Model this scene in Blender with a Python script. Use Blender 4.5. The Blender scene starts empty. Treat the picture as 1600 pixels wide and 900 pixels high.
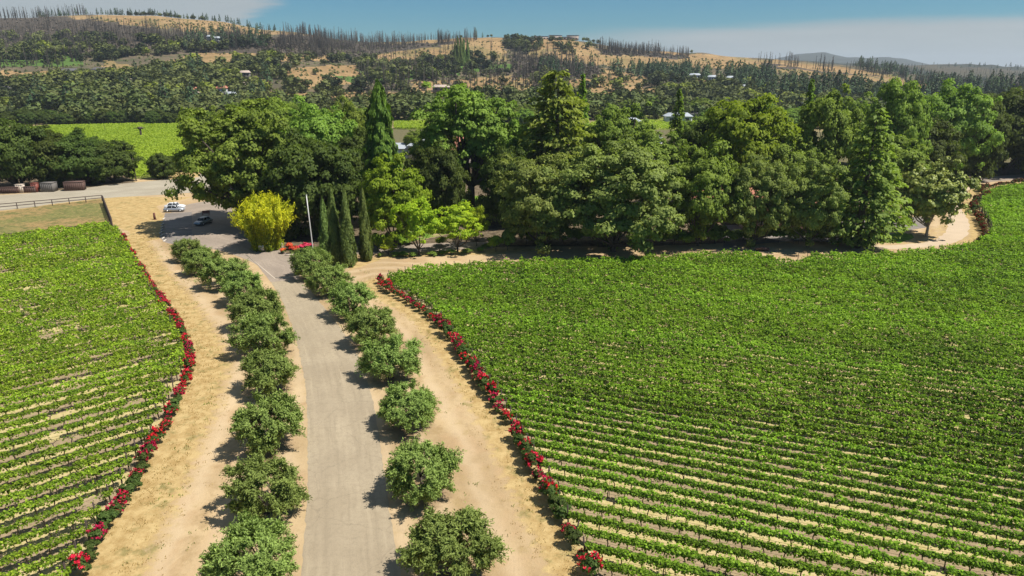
import bpy, bmesh, math, random
import numpy as np
from mathutils import Vector, Matrix

# ------------------------------------------------------------------ camera
H = 31.5; F = 1067.0; YH = 110.0
PITCH = math.atan((450 - YH) / F)
CP, SP = math.cos(PITCH), math.sin(PITCH)
sc = bpy.context.scene
col = sc.collection
cam_d = bpy.data.cameras.new('camera'); cam = bpy.data.objects.new('camera', cam_d); col.objects.link(cam)
cam.location = (0, 0, H); cam.rotation_euler = (math.pi / 2 - PITCH, 0, 0)
cam_d.sensor_width = 36; cam_d.lens = 36 * F / 1600; cam_d.clip_end = 20000; cam_d.clip_start = .5
sc.camera = cam
# ------------------------------------------------------------------ sky, sun, exposure
SUN_EL = math.radians(58); SUN_AZ = math.radians(104)     # azimuth from +Y towards +X
w = bpy.data.worlds.new('World'); sc.world = w; w.use_nodes = True
nt = w.node_tree; nt.nodes.clear()
def N(t, typ, **kw):
    n = t.nodes.new(typ)
    for k, v in kw.items():
        if k.startswith('i_'):
            key = k[2:]
            key = int(key) if key.isdigit() else key.replace('_', ' ')
            n.inputs[key].default_value = v
        else: setattr(n, k, v)
    return n
def math_n(t, op, a, b=None, c=None, clamp=False):
    n = t.nodes.new('ShaderNodeMath'); n.operation = op; n.use_clamp = clamp
    for i, v in enumerate((a, b, c)):
        if v is None: continue
        if isinstance(v, (int, float)): n.inputs[i].default_value = v
        else: t.links.new(v, n.inputs[i])
    return n.outputs[0]
def mix_c(t, f, a, b, mode='MIX'):
    n = t.nodes.new('ShaderNodeMix'); n.data_type = 'RGBA'; n.blend_type = mode
    for sock, v in ((n.inputs[0], f), (n.inputs[6], a), (n.inputs[7], b)):
        if isinstance(v, (int, float)): sock.default_value = v
        elif isinstance(v, (tuple, list)): sock.default_value = (*v[:3], 1)
        else: t.links.new(v, sock)
    return n.outputs[2]
def smooth(t, v, lo, hi):
    n = t.nodes.new('ShaderNodeMapRange'); n.interpolation_type = 'SMOOTHSTEP'
    t.links.new(v, n.inputs[0]); n.inputs[1].default_value = lo; n.inputs[2].default_value = hi
    return n.outputs[0]
sky = N(nt, 'ShaderNodeTexSky', sky_type='NISHITA', sun_disc=False, sun_elevation=SUN_EL, sun_rotation=SUN_AZ,
        altitude=400, air_density=1.0, dust_density=.35, ozone_density=3.0)
tc = N(nt, 'ShaderNodeTexCoord'); sep = N(nt, 'ShaderNodeSeparateXYZ'); nt.links.new(tc.outputs['Generated'], sep.inputs[0])
yy = math_n(nt, 'MAXIMUM', sep.outputs[1], .05)
az = math_n(nt, 'DIVIDE', sep.outputs[0], yy); el = math_n(nt, 'DIVIDE', sep.outputs[2], yy)
cv = N(nt, 'ShaderNodeCombineXYZ'); nt.links.new(math_n(nt, 'MULTIPLY', az, 5.), cv.inputs[0]); nt.links.new(math_n(nt, 'MULTIPLY', el, 55.), cv.inputs[1])
nz = N(nt, 'ShaderNodeTexNoise', i_Scale=1.0, i_Detail=7.0, i_Roughness=.55); nt.links.new(cv.outputs[0], nz.inputs[0])
nzc = math_n(nt, 'SUBTRACT', nz.outputs[0], .5)
edge = math_n(nt, 'MULTIPLY_ADD', az, .036, .049)
d1 = math_n(nt, 'SUBTRACT', edge, math_n(nt, 'MULTIPLY_ADD', nzc, .016, el))
m1 = math_n(nt, 'MULTIPLY', smooth(nt, d1, -.006, .014), smooth(nt, az, -.02, .28))
azl = math_n(nt, 'MULTIPLY_ADD', nzc, .16, math_n(nt, 'MULTIPLY_ADD', el, -.6, az))
m2 = math_n(nt, 'SUBTRACT', 1.0, smooth(nt, azl, -.42, -.36))
m = math_n(nt, 'MULTIPLY', math_n(nt, 'MAXIMUM', m1, m2), .86)
front = smooth(nt, sep.outputs[1], .1, .2)
m = math_n(nt, 'MULTIPLY', m, front)
skyc = mix_c(nt, 1.0, sky.outputs[0], (.33, .63, .76), 'MULTIPLY')
cl = mix_c(nt, nz.outputs[0], (3.9, 4.25, 4.4), (5.4, 5.6, 5.65))
bg = N(nt, 'ShaderNodeBackground', i_Strength=.075)
nt.links.new(mix_c(nt, m, skyc, cl), bg.inputs[0])
wo = N(nt, 'ShaderNodeOutputWorld'); nt.links.new(bg.outputs[0], wo.inputs[0])
sd = bpy.data.lights.new('sun', 'SUN'); sd.energy = 5.0; sd.angle = math.radians(.53); sd.color = (1, .955, .88)
sun = bpy.data.objects.new('sun', sd); col.objects.link(sun)
S = Vector((math.sin(SUN_AZ) * math.cos(SUN_EL), math.cos(SUN_AZ) * math.cos(SUN_EL), math.sin(SUN_EL)))
sun.rotation_euler = S.to_track_quat('Z', 'Y').to_euler(); sun.location = (60, -20, 120)
sc.view_settings.view_transform = 'Standard'; sc.view_settings.look = 'None'
sc.view_settings.exposure = 0.42; sc.view_settings.gamma = 1; sc.view_settings.use_curve_mapping = False
sc.cycles.max_bounces = 5; sc.cycles.diffuse_bounces = 3; sc.cycles.glossy_bounces = 2; sc.cycles.transmission_bounces = 4
sc.cycles.use_denoising = True; sc.cycles.volume_bounces = 0; sc.cycles.caustics_reflective = False; sc.cycles.caustics_refractive = False

# ------------------------------------------------------------------ image <-> world
def ray(x, y):
    u = (x - 800) / F; v = (450 - y) / F
    return u, CP + v * SP, -SP + v * CP
def G(x, y, z=0.):
    u, Y, Z = ray(x, y); t = (z - H) / Z
    return t * u, t * Y
def P(x, y, Y0):                      # point on the sight line at depth Y0 -> X, z
    u, Y, Z = ray(x, y); return Y0 * u / Y, H + Y0 * Z / Y
def project(X, Y, Z):
    X = np.asarray(X, float); dz = np.asarray(Z, float) - H
    fwd = Y * CP - dz * SP; up = Y * SP + dz * CP
    return 800 + F * X / fwd, 450 - F * up / fwd
def inpoly(X, Y, poly):
    X = np.asarray(X, float); Y = np.asarray(Y, float); r = np.zeros(X.shape, bool)
    n = len(poly)
    for i in range(n):
        x1, y1 = poly[i]; x2, y2 = poly[(i + 1) % n]
        if y1 == y2: continue
        c = ((y1 > Y) != (y2 > Y)) & (X < (x2 - x1) * (Y - y1) / (y2 - y1) + x1)
        r ^= c
    return r
def hash2(ix, iy, seed=0):
    h = (ix.astype(np.int64) * 374761393 + iy.astype(np.int64) * 668265263 + seed * 1442695) & 0xffffffff
    h = ((h ^ (h >> 13)) * 1274126177) & 0xffffffff
    h = h ^ (h >> 16)
    return (h & 0xffff) / 65535.0
def vnoise(x, y, seed=0):
    x = np.asarray(x, float); y = np.asarray(y, float)
    ix = np.floor(x); iy = np.floor(y); fx = x - ix; fy = y - iy
    fx = fx * fx * (3 - 2 * fx); fy = fy * fy * (3 - 2 * fy)
    a = hash2(ix, iy, seed); b = hash2(ix + 1, iy, seed); c = hash2(ix, iy + 1, seed); d = hash2(ix + 1, iy + 1, seed)
    return (a * (1 - fx) + b * fx) * (1 - fy) + (c * (1 - fx) + d * fx) * fy
def fbm(x, y, seed=0, o=4):
    s = 0; a = .5; t = 0
    for k in range(o):
        s = s + a * vnoise(x * 2 ** k, y * 2 ** k, seed + k * 7); t += a; a *= .5
    return s / t
# ------------------------------------------------------------------ terrain height
RA = np.array([(-900, 40), (-300, 32), (0, 33), (60, 29), (100, 27), (200, 24), (300, 25), (400, 34), (450, 45), (500, 52), (560, 62), (600, 67), (650, 65), (700, 61), (740, 59), (800, 60),
               (850, 61), (900, 64), (940, 72), (1000, 80), (1070, 84), (1150, 92), (1200, 96), (1300, 107), (1400, 121), (1460, 136), (1520, 150), (1600, 165), (1800, 190), (2400, 205)], float)
RB = np.array([(-900, 150), (900, 130), (1080, 100), (1200, 94), (1300, 100), (1370, 102), (1420, 100), (1460, 100), (1500, 104), (1560, 109), (1600, 114), (1700, 120), (2400, 125)], float)
RC = np.array([(-900, 120), (1000, 112), (1150, 96), (1200, 83), (1240, 81), (1270, 88), (1300, 90), (1330, 88), (1360, 93), (1400, 103), (1450, 107), (1500, 105), (1560, 103), (1600, 103), (1700, 106), (2400, 108)], float)
def crest(a, tab, D):
    xpx = 800 + F * a / 1.0525
    y = np.interp(xpx, tab[:, 0], tab[:, 1])
    v = (450 - y) / F
    return H + D * (-SP + v * CP) / (CP + v * SP)
def zt(X, Y):
    X = np.asarray(X, float); Y = np.asarray(Y, float)
    a = X / np.maximum(Y, 60)
    zA = crest(a, RA, 1250); t = np.clip((Y - 430) / 820, 0, 1)
    s = t ** 1.12
    back = 1 - np.clip((Y - 1250) / 450, 0, 1)
    n = (fbm(X / 190 + 3.1, Y / 190, 5, 4) - .5) * 46 * np.minimum(4 * t * (1 - t), 1) + (vnoise(X / 55, Y / 55, 9) - .5) * 4.0 * np.minimum(t * 5, 1) * back
    A = np.maximum(zA, 2) * s * back ** 1.3 + n * (Y < 1260) + (vnoise(X / 30, Y / 30, 19) - .5) * 2.4 * (t > .9) * back
    zB = crest(a, RB, 2400); tb = np.clip((Y - 1600) / 800, 0, 1); bb = 1 - np.clip((Y - 2400) / 500, 0, 1)
    B = zB * tb * bb + (fbm(X / 260, Y / 260, 31) - .5) * 34 * np.minimum(4 * tb * (1 - tb), 1) + (vnoise(X / 40, Y / 40, 3) - .5) * 5 * (tb > .9) * bb
    zC = crest(a, RC, 5500); tc_ = np.clip((Y - 3900) / 1600, 0, 1); bc = 1 - np.clip((Y - 5500) / 900, 0, 1)
    Cc = zC * tc_ * bc + (vnoise(X / 90, Y / 90, 3) - .5) * 12 * (tc_ > .6) * bc
    z = np.maximum(np.maximum(A, B), Cc)
    return np.where(Y > 430, np.maximum(z, 0), 0.)

# ------------------------------------------------------------------ material helpers
def mat(name):
    m = bpy.data.materials.new(name); m.use_nodes = True; t = m.node_tree; t.nodes.clear()
    return m, t
def out(t, sh):
    o = t.nodes.new('ShaderNodeOutputMaterial'); t.links.new(sh, o.inputs[0])
def plain(name, c, rough=.7, metal=0., var=.12, scale=3., bump=0.):
    m, t = mat(name)
    b = N(t, 'ShaderNodeBsdfPrincipled', i_Roughness=rough, i_Metallic=metal)
    tcn = N(t, 'ShaderNodeTexCoord'); n = N(t, 'ShaderNodeTexNoise', i_Scale=scale, i_Detail=5.); t.links.new(tcn.outputs['Object'], n.inputs[0])
    c1 = tuple(x * (1 - var * 1.6) for x in c); c2 = tuple(min(1, x * (1 + var * 1.6)) for x in c)
    t.links.new(mix_c(t, n.outputs[0], c1, c2), b.inputs[0])
    if bump:
        bp = N(t, 'ShaderNodeBump', i_Strength=bump, i_Distance=.05); t.links.new(n.outputs[0], bp.inputs['Height']); t.links.new(bp.outputs[0], b.inputs['Normal'])
    out(t, b.outputs[0]); return m
LK = 1.85
def leafmat(name, c1, c2, trans=.34, rough=.65, hue=.035, spec=.15):
    m, t = mat(name)
    c1 = (c1[0] * LK * 1.0, c1[1] * LK, c1[2] * LK * .85); c2 = (c2[0] * LK * 1.0, c2[1] * LK, c2[2] * LK * .85)
    at = N(t, 'ShaderNodeAttribute', attribute_name='tint')
    c = mix_c(t, at.outputs['Fac'], c1, c2)
    oi = N(t, 'ShaderNodeObjectInfo')
    hs = N(t, 'ShaderNodeHueSaturation')
    t.links.new(c, hs.inputs['Color'])
    t.links.new(math_n(t, 'MULTIPLY_ADD', oi.outputs['Random'], hue, .5 - hue / 2), hs.inputs['Hue'])
    t.links.new(math_n(t, 'MULTIPLY_ADD', oi.outputs['Random'], .35, .82), hs.inputs['Value'])
    b = N(t, 'ShaderNodeBsdfPrincipled', i_Roughness=rough); b.inputs['Specular IOR Level'].default_value = spec
    t.links.new(hs.outputs[0], b.inputs[0])
    tr = N(t, 'ShaderNodeBsdfTranslucent')
    t.links.new(mix_c(t, 1.0, hs.outputs[0], (1.25, 1.35, .6), 'MULTIPLY'), tr.inputs[0])
    mx = N(t, 'ShaderNodeMixShader', i_0=trans); t.links.new(b.outputs[0], mx.inputs[1]); t.links.new(tr.outputs[0], mx.inputs[2])
    out(t, mx.outputs[0]); return m

M = {}
M['oak'] = leafmat('oak_leaves', (0.0403, 0.0690, 0.0144), (0.1840, 0.2444, 0.0431))
M['oakdark'] = leafmat('live_oak_leaves', (0.018, 0.030, 0.008), (0.080, 0.106, 0.022))
M['oakgrey'] = leafmat('grey_oak_leaves', (0.0519, 0.0708, 0.0212), (0.1982, 0.2336, 0.0649))
M['bright'] = leafmat('maple_leaves', (.050, .090, .009), (.195, .265, .022), trans=.35)
M['mid'] = leafmat('park_tree_leaves', (0.0425, 0.0708, 0.0130), (0.1711, 0.2242, 0.0401), trans=.32)
M['yellow'] = leafmat('yellow_green_leaves', (.09, .14, .012), (.31, .34, .025), trans=.4)
M['magnolia'] = leafmat('magnolia_leaves', (0.0440, 0.0770, 0.0154), (0.2750, 0.3190, 0.0825), trans=.12, rough=.5, spec=.25)
M['cedar'] = leafmat('cedar_needles', (0.0264, 0.0540, 0.0120), (0.1260, 0.1740, 0.0264))
M['redwood'] = leafmat('redwood_needles', (0.0380, 0.0633, 0.0152), (0.1771, 0.2277, 0.0430))
M['pine'] = leafmat('pine_needles', (0.0461, 0.0864, 0.0230), (0.1728, 0.2592, 0.0605))
M['cypress'] = leafmat('cypress_foliage', (0.0330, 0.0572, 0.0154), (0.1265, 0.1650, 0.0440))
M['bamboo'] = leafmat('bamboo_leaves', (.06, .11, .010), (.44, .43, .022), trans=.35)
M['olive'] = leafmat('olive_leaves', (0.0381, 0.0616, 0.0146), (0.1792, 0.2330, 0.0672), trans=.18, hue=.02)
M['vine'] = leafmat('vine_leaves', (.026, .056, .007), (.175, .275, .026), trans=.38, hue=.008)
M['vinefar'] = leafmat('young_vine_leaves', (.036, .076, .008), (.215, .285, .026), trans=.38, hue=.008)
M['rosefol'] = leafmat('rose_foliage', (.020, .036, .009), (.070, .100, .026), hue=.03)
M['rose'] = leafmat('rose_petals', (.16, .003, .014), (.44, .016, .060), trans=.12, hue=.02)
M['rosedark'] = leafmat('dark_rose_petals', (.06, .006, .006), (.15, .016, .014), trans=.2, hue=.02)
M['orange'] = leafmat('orange_petals', (.38, .06, .02), (.46, .11, .05), trans=.2)
M['pinkfl'] = leafmat('pink_petals', (.34, .02, .05), (.46, .05, .09), trans=.2)
M['hilloak'] = leafmat('hill_oak_leaves', (.012, .020, .008), (.092, .110, .036), trans=.12)
M['hillconifer'] = leafmat('hill_conifer_needles', (0.0154, 0.0308, 0.0154), (0.0506, 0.0748, 0.0330), trans=.08)
M['snag'] = leafmat('burnt_wood', (.020, .017, .016), (.070, .060, .055), trans=0, hue=.01)
M['hillbright'] = leafmat('hill_bright_leaves', (.05, .075, .012), (.15, .19, .03), trans=.2)
M['scrub'] = leafmat('hill_scrub', (.050, .060, .026), (.120, .125, .050), trans=.1)
M['brush'] = leafmat('dead_brush', (.06, .05, .042), (.12, .10, .085), trans=.0)
M['drygrass'] = leafmat('dry_grass_blades', (.21, .145, .06), (.30, .22, .095), trans=.2, hue=.01)
M['weed'] = leafmat('weed_blades', (.08, .12, .03), (.20, .22, .06), trans=.2, hue=.01)
M['bark'] = plain('bark', (.085, .065, .048), .9, var=.3, scale=2.)
M['palebark'] = plain('pale_bark', (.30, .26, .21), .9, var=.2, scale=2.)
M['wood'] = plain('weathered_post', (.055, .036, .028), .85, var=.3, scale=4.)
M['whitepaint'] = plain('white_paint', (.58, .58, .56), .4, var=.03)
M['metalpole'] = plain('pole_paint', (.62, .60, .56), .45, var=.04)
M['rust'] = plain('rusty_brown', (.11, .062, .048), .8, var=.25)
M['red'] = plain('red_paint', (.22, .06, .04), .6, var=.15)
M['stucco'] = plain('stucco', (.62, .52, .42), .9, var=.05)
M['pinkstucco'] = plain('pink_stucco', (.55, .36, .27), .9, var=.06)
M['greywall'] = plain('grey_boards', (.15, .135, .12), .85, var=.15)
M['tile'] = plain('clay_tiles', (.40, .16, .10), .85, var=.3, scale=6.)
M['paleroof'] = plain('pale_roof', (.36, .39, .42), .6, var=.06)
M['darkroof'] = plain('dark_roof', (.10, .095, .095), .8, var=.15)
M['tanroof'] = plain('tan_roof', (.42, .33, .27), .8, var=.12)
M['glass'] = plain('dark_glass', (.02, .025, .03), .08, var=.05)
M['carwhite'] = plain('white_car_paint', (.78, .79, .80), .22, var=.01)
M['carsilver'] = plain('silver_car_paint', (.42, .44, .46), .28, metal=.5, var=.02)
M['cardark'] = plain('pale_grey_car_paint', (.30, .33, .36), .28, metal=.4, var=.02)
M['tyre'] = plain('tyre_rubber', (.015, .015, .015), .8, var=.1)
M['rim'] = plain('alloy_rim', (.6, .6, .6), .3, metal=.6, var=.03)
M['lamp'] = plain('lamp_lens', (.7, .72, .74), .1, var=.02)
M['skin'] = plain('skin', (.45, .27, .19), .6, var=.02)
M['cloth'] = plain('brown_cloth', (.14, .05, .035), .9, var=.05)

# ------------------------------------------------------------------ mesh helpers
def mk_mesh(name, V, Fc, mats, tint=None, midx=None, smooth_=False):
    V = np.asarray(V, np.float32).reshape(-1, 3); Fc = np.asarray(Fc, np.int32)
    k = Fc.shape[1]; me = bpy.data.meshes.new(name)
    me.vertices.add(len(V)); me.vertices.foreach_set('co', V.ravel())
    me.loops.add(Fc.size); me.loops.foreach_set('vertex_index', Fc.ravel())
    me.polygons.add(len(Fc)); me.polygons.foreach_set('loop_start', np.arange(0, Fc.size, k, dtype=np.int32))
    me.polygons.foreach_set('loop_total', np.full(len(Fc), k, np.int32))
    if midx is not None: me.polygons.foreach_set('material_index', np.asarray(midx, np.int32))
    if smooth_: me.polygons.foreach_set('use_smooth', np.ones(len(Fc), bool))
    for m_ in mats: me.materials.append(M[m_] if isinstance(m_, str) else m_)
    if tint is not None:
        a = me.attributes.new('tint', 'FLOAT', 'FACE'); a.data.foreach_set('value', np.asarray(tint, np.float32))
    me.update(calc_edges=True)
    return me
def link(name, me, parent=None, loc=None):
    o = bpy.data.objects.new(name, me); col.objects.link(o)
    if parent is not None: o.parent = parent
    if loc is not None: o.location = loc
    return o
def empty(name, loc, rz=0., s=(1, 1, 1)):
    o = bpy.data.objects.new(name, None); col.objects.link(o); o.location = loc; o.rotation_euler = (0, 0, rz); o.scale = s
    o.empty_display_size = .3
    return o
def tag(o, label=None, cat=None, group=None, kind=None):
    if label: o['label'] = label
    if cat: o['category'] = cat
    if group: o['group'] = group
    if kind: o['kind'] = kind
    return o
def norm(v): return v / np.maximum(np.linalg.norm(v, axis=-1, keepdims=True), 1e-9)
def rdir(rng, n): return norm(rng.normal(size=(n, 3)))
def cards(C, Nn, L, W, rng, axis=None, bend=.18):
    """leaf quads: centre, normal, length, width; axis = long direction"""
    n = len(C); Nn = norm(Nn)
    A = rdir(rng, n) if axis is None else axis
    A = norm(A - Nn * (A * Nn).sum(1, keepdims=True))
    B = np.cross(Nn, A)
    L = np.broadcast_to(np.asarray(L, float), (n,))[:, None]; W = np.broadcast_to(np.asarray(W, float), (n,))[:, None]
    dn = Nn * L * bend
    V = np.stack([C + A * L / 2 - dn, C + B * W / 2 + dn * .3, C - A * L / 2 - dn, C - B * W / 2 + dn * .3], 1)
    return V.reshape(-1, 3), np.arange(4 * n).reshape(-1, 4)
class Acc:
    def __init__(s): s.V = []; s.F = []; s.T = []; s.I = []; s.n = 0
    def add(s, V, F_, T=0.5, I=0):
        V = np.asarray(V, float).reshape(-1, 3); F_ = np.asarray(F_)
        s.V.append(V); s.F.append(F_ + s.n); s.n += len(V)
        s.T.append(np.broadcast_to(np.asarray(T, float), (len(F_),))); s.I.append(np.broadcast_to(np.asarray(I), (len(F_),)))
    def mesh(s, name, mats, smooth_=False):
        return mk_mesh(name, np.concatenate(s.V), np.concatenate(s.F), mats, np.concatenate(s.T), np.concatenate(s.I), smooth_)
def tube(acc, pts, rad, sides=6, T=.5, I=0, cap=True):
    pts = np.asarray(pts, float); rad = np.broadcast_to(np.asarray(rad, float), (len(pts),))
    d = norm(np.gradient(pts, axis=0)); up = np.where(np.abs(d[:, 2:3]) > .9, np.array([[1., 0, 0]]), np.array([[0, 0, 1.]]))
    a = norm(np.cross(d, up)); b = np.cross(d, a)
    th = np.arange(sides) * 2 * math.pi / sides
    V = pts[:, None] + rad[:, None, None] * (np.cos(th)[None, :, None] * a[:, None] + np.sin(th)[None, :, None] * b[:, None])
    fs = []
    for i in range(len(pts) - 1):
        for j in range(sides):
            k = (j + 1) % sides
            fs.append((i * sides + j, i * sides + k, (i + 1) * sides + k, (i + 1) * sides + j))
    V = V.reshape(-1, 3)
    if cap:
        e = (len(pts) - 1) * sides
        if sides == 4: fs.append((e, e + 1, e + 2, e + 3))
        elif sides == 6: fs += [(e, e + 1, e + 2, e + 3), (e, e + 3, e + 4, e + 5)]
        elif sides == 8: fs += [(e, e + 1, e + 2, e + 3), (e, e + 3, e + 4, e + 7), (e + 4, e + 5, e + 6, e + 7)]
        elif sides == 12: fs += [(e, e + 1, e + 2, e + 3), (e, e + 3, e + 4, e + 11), (e + 4, e + 5, e + 10, e + 11), (e + 5, e + 6, e + 9, e + 10), (e + 6, e + 7, e + 8, e + 9)]
    acc.add(V, np.array(fs), T, I)
def box(acc, c, s, rz=0., T=.5, I=0, taper=1., rot=None):
    x, y, z = [q / 2 for q in s]
    v = np.array([(-x, -y, -z), (x, -y, -z), (x, y, -z), (-x, y, -z), (-x * taper, -y * taper, z), (x * taper, -y * taper, z), (x * taper, y * taper, z), (-x * taper, y * taper, z)])
    R = np.array([[math.cos(rz), -math.sin(rz), 0], [math.sin(rz), math.cos(rz), 0], [0, 0, 1]])
    v = v @ R.T + np.array(c)
    acc.add(v, np.array([(0, 3, 2, 1), (4, 5, 6, 7), (0, 1, 5, 4), (1, 2, 6, 5), (2, 3, 7, 6), (3, 0, 4, 7)]), T, I)
def spline(pts, step=1.0):
    p = np.asarray(pts, float); q = np.vstack([2 * p[0] - p[1], p, 2 * p[-1] - p[-2]]); o = []
    for i in range(1, len(q) - 2):
        n = max(2, int(np.linalg.norm(q[i + 1] - q[i]) / step)); t = np.linspace(0, 1, n, endpoint=False)[:, None]
        a, b, c, d = q[i - 1], q[i], q[i + 1], q[i + 2]
        o.append(.5 * (2 * b + (c - a) * t + (2 * a - 5 * b + 4 * c - d) * t ** 2 + (3 * b - a - 3 * c + d) * t ** 3))
    o.append(p[-1:]); return np.vstack(o)
def resample(pl, step):
    d = np.r_[0, np.cumsum(np.linalg.norm(np.diff(pl, axis=0), axis=1))]
    s = np.arange(0, d[-1], step)
    return np.stack([np.interp(s, d, pl[:, 0]), np.interp(s, d, pl[:, 1])], 1)
IMG = lambda L: [G(*q) for q in L]

# ------------------------------------------------------------------ layout polygons (from sight lines on the flat ground)
V_R = IMG([(975, 965), (925, 893), (897, 840), (868, 790), (848, 745), (823, 700), (793, 650), (768, 610), (733, 560), (703, 520), (673, 487), (643, 470), (612, 452), (606, 440), (650, 428),
           (730, 422), (800, 419), (860, 414), (930, 416), (1000, 412), (1100, 405), (1180, 405), (1218, 417), (1248, 417), (1265, 408), (1400, 404), (1480, 396), (1515, 390), (1534, 381), (1548, 366), (1541, 346), (1529, 326), (1535, 307), (1560, 299),
           (1600, 293), (1750, 289), (2000, 420), (2000, 965)])
V_L = IMG([(202, 392), (236, 455), (260, 490), (283, 540), (291, 572), (278, 605), (257, 650), (226, 700), (192, 770), (158, 820), (122, 890), (85, 965), (-500, 965), (-500, 415), (-300, 402), (0, 376), (168, 356), (186, 366)])
ROSE_R = spline(IMG([(968, 965), (925, 903), (895, 850), (866, 800), (845, 757), (820, 712), (790, 660), (765, 620), (730, 570), (700, 528), (670, 495), (640, 476), (600, 452), (596, 440)]), .5)
ROSE_L = spline(IMG([(95, 965), (135, 893), (167, 830), (202, 778), (237, 708), (267, 658), (287, 612), (299, 575), (292, 543), (268, 495), (243, 458), (220, 425), (204, 396), (192, 374)]), .5)
ROSE_U = spline(IMG([(1528, 384), (1538, 372), (1532, 352), (1520, 332), (1524, 318), (1542, 309), (1530, 300), (1560, 292), (1600, 287), (1680, 282)]), .5)
FIELD1 = IMG([(28, 203), (70, 199), (300, 193), (330, 196), (330, 235), (300, 262), (245, 278), (205, 280), (200, 262), (100, 225), (40, 215)])
FIELD3 = IMG([(616, 202), (616, 190), (668, 189), (672, 203)])
FIELD4 = IMG([(900, 203), (940, 188), (975, 183), (1045, 183), (1130, 186), (1130, 200), (1040, 203)])
def lane_spacing(): pass

# ------------------------------------------------------------------ ground sheet
def attr(me, name, val, dom='POINT'):
    a = me.attributes.new(name, 'FLOAT', dom); a.data.foreach_set('value', np.asarray(val, np.float32).ravel())
Yr = np.concatenate([np.arange(-60, 20, 4.), np.arange(20, 235, .62)])
g = [235.]
while g[-1] < 430: g.append(g[-1] * 1.006)
while g[-1] < 1300: g.append(g[-1] * 1.0062)
while g[-1] < 9000: g.append(g[-1] * 1.016)
Yr = np.concatenate([Yr, g])
ac = np.concatenate([np.linspace(-3, -.95, 30, endpoint=False), np.linspace(-.95, .95, 900), np.linspace(.95, 3, 31)[1:]])
XX = ac[None, :] * (Yr[:, None] + 80); YY = np.broadcast_to(Yr[:, None], XX.shape).copy()
ZZ = zt(XX, YY)
nr, nc = XX.shape
idx = np.arange(nr * nc).reshape(nr, nc)
Fq = np.stack([idx[:-1, :-1], idx[:-1, 1:], idx[1:, 1:], idx[1:, :-1]], -1).reshape(-1, 4)
def dist_poly(X, Y, pl, lim=12):
    """distance to polyline"""
    d = np.full(X.shape, 99.)
    x0, y0 = pl.min(0) - lim; x1, y1 = pl.max(0) + lim
    s = (X > x0) & (X < x1) & (Y > y0) & (Y < y1)
    xs, ys = X[s], Y[s]; dd = np.full(xs.shape, 99.)
    q = resample(pl, .4)
    for px, py in q: dd = np.minimum(dd, np.hypot(xs - px, ys - py))
    d[s] = dd; return d
px_, py_ = project(XX, YY, ZZ)
near = YY < 430
dR = np.minimum(dist_poly(XX, YY, ROSE_R, 16), dist_poly(XX, YY, ROSE_U)); dL = dist_poly(XX, YY, ROSE_L, 16)
inV = inpoly(XX, YY, V_R); inL = inpoly(XX, YY, V_L)
gold = np.zeros(XX.shape)
gold = np.maximum(gold, np.clip(1.25 - np.abs(dR - .5) / 3.0, 0, 1) * ~inV)
gold = np.maximum(gold, np.clip(1.3 - np.abs(dL - .5) / 4.6, 0, 1) * ~inL)
GP = IMG([(-300, 405), (0, 372), (172, 350), (200, 362), (215, 380), (255, 372), (262, 345), (245, 322), (300, 308), (160, 307), (0, 330), (-300, 350)])
gold = np.maximum(gold, inpoly(XX, YY, GP) * .95)
gold = np.maximum(gold, inpoly(XX, YY, IMG([(540, 425), (600, 404), (800, 396), (900, 385), (700, 392), (560, 404)])) * .75)
gold = np.maximum(gold, inpoly(XX, YY, IMG([(250, 290), (262, 262), (330, 255), (300, 285)])) * .8)
gold = np.maximum(gold, inpoly(XX, YY, IMG([(1380, 380), (1490, 345), (1500, 290), (1515, 285), (1520, 330), (1545, 365), (1500, 385)])) * .55)
green = inpoly(XX, YY, IMG([(1362, 377), (1375, 366), (1400, 361), (1425, 366), (1428, 372), (1405, 380)])) * 1.0
green = np.maximum(green, inpoly(XX, YY, IMG([(610, 370), (640, 352), (690, 330), (700, 306), (800, 306), (790, 330), (740, 345), (700, 352), (700, 366), (640, 378)])) * .75)
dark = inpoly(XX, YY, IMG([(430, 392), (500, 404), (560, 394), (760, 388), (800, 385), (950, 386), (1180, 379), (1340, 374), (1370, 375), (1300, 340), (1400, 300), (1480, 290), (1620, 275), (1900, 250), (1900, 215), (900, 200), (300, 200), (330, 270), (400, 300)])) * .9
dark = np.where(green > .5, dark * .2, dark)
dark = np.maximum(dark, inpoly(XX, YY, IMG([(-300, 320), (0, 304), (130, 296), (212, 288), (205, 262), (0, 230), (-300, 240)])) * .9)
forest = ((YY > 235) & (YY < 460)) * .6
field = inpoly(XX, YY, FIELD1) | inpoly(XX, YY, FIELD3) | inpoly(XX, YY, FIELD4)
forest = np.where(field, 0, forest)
hill = np.clip((YY - 430) / 60, 0, 1)
paddock = inpoly(XX, YY, IMG([(-300, 405), (0, 373), (172, 351), (163, 310), (0, 331), (-300, 360)])) * 1.
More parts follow.
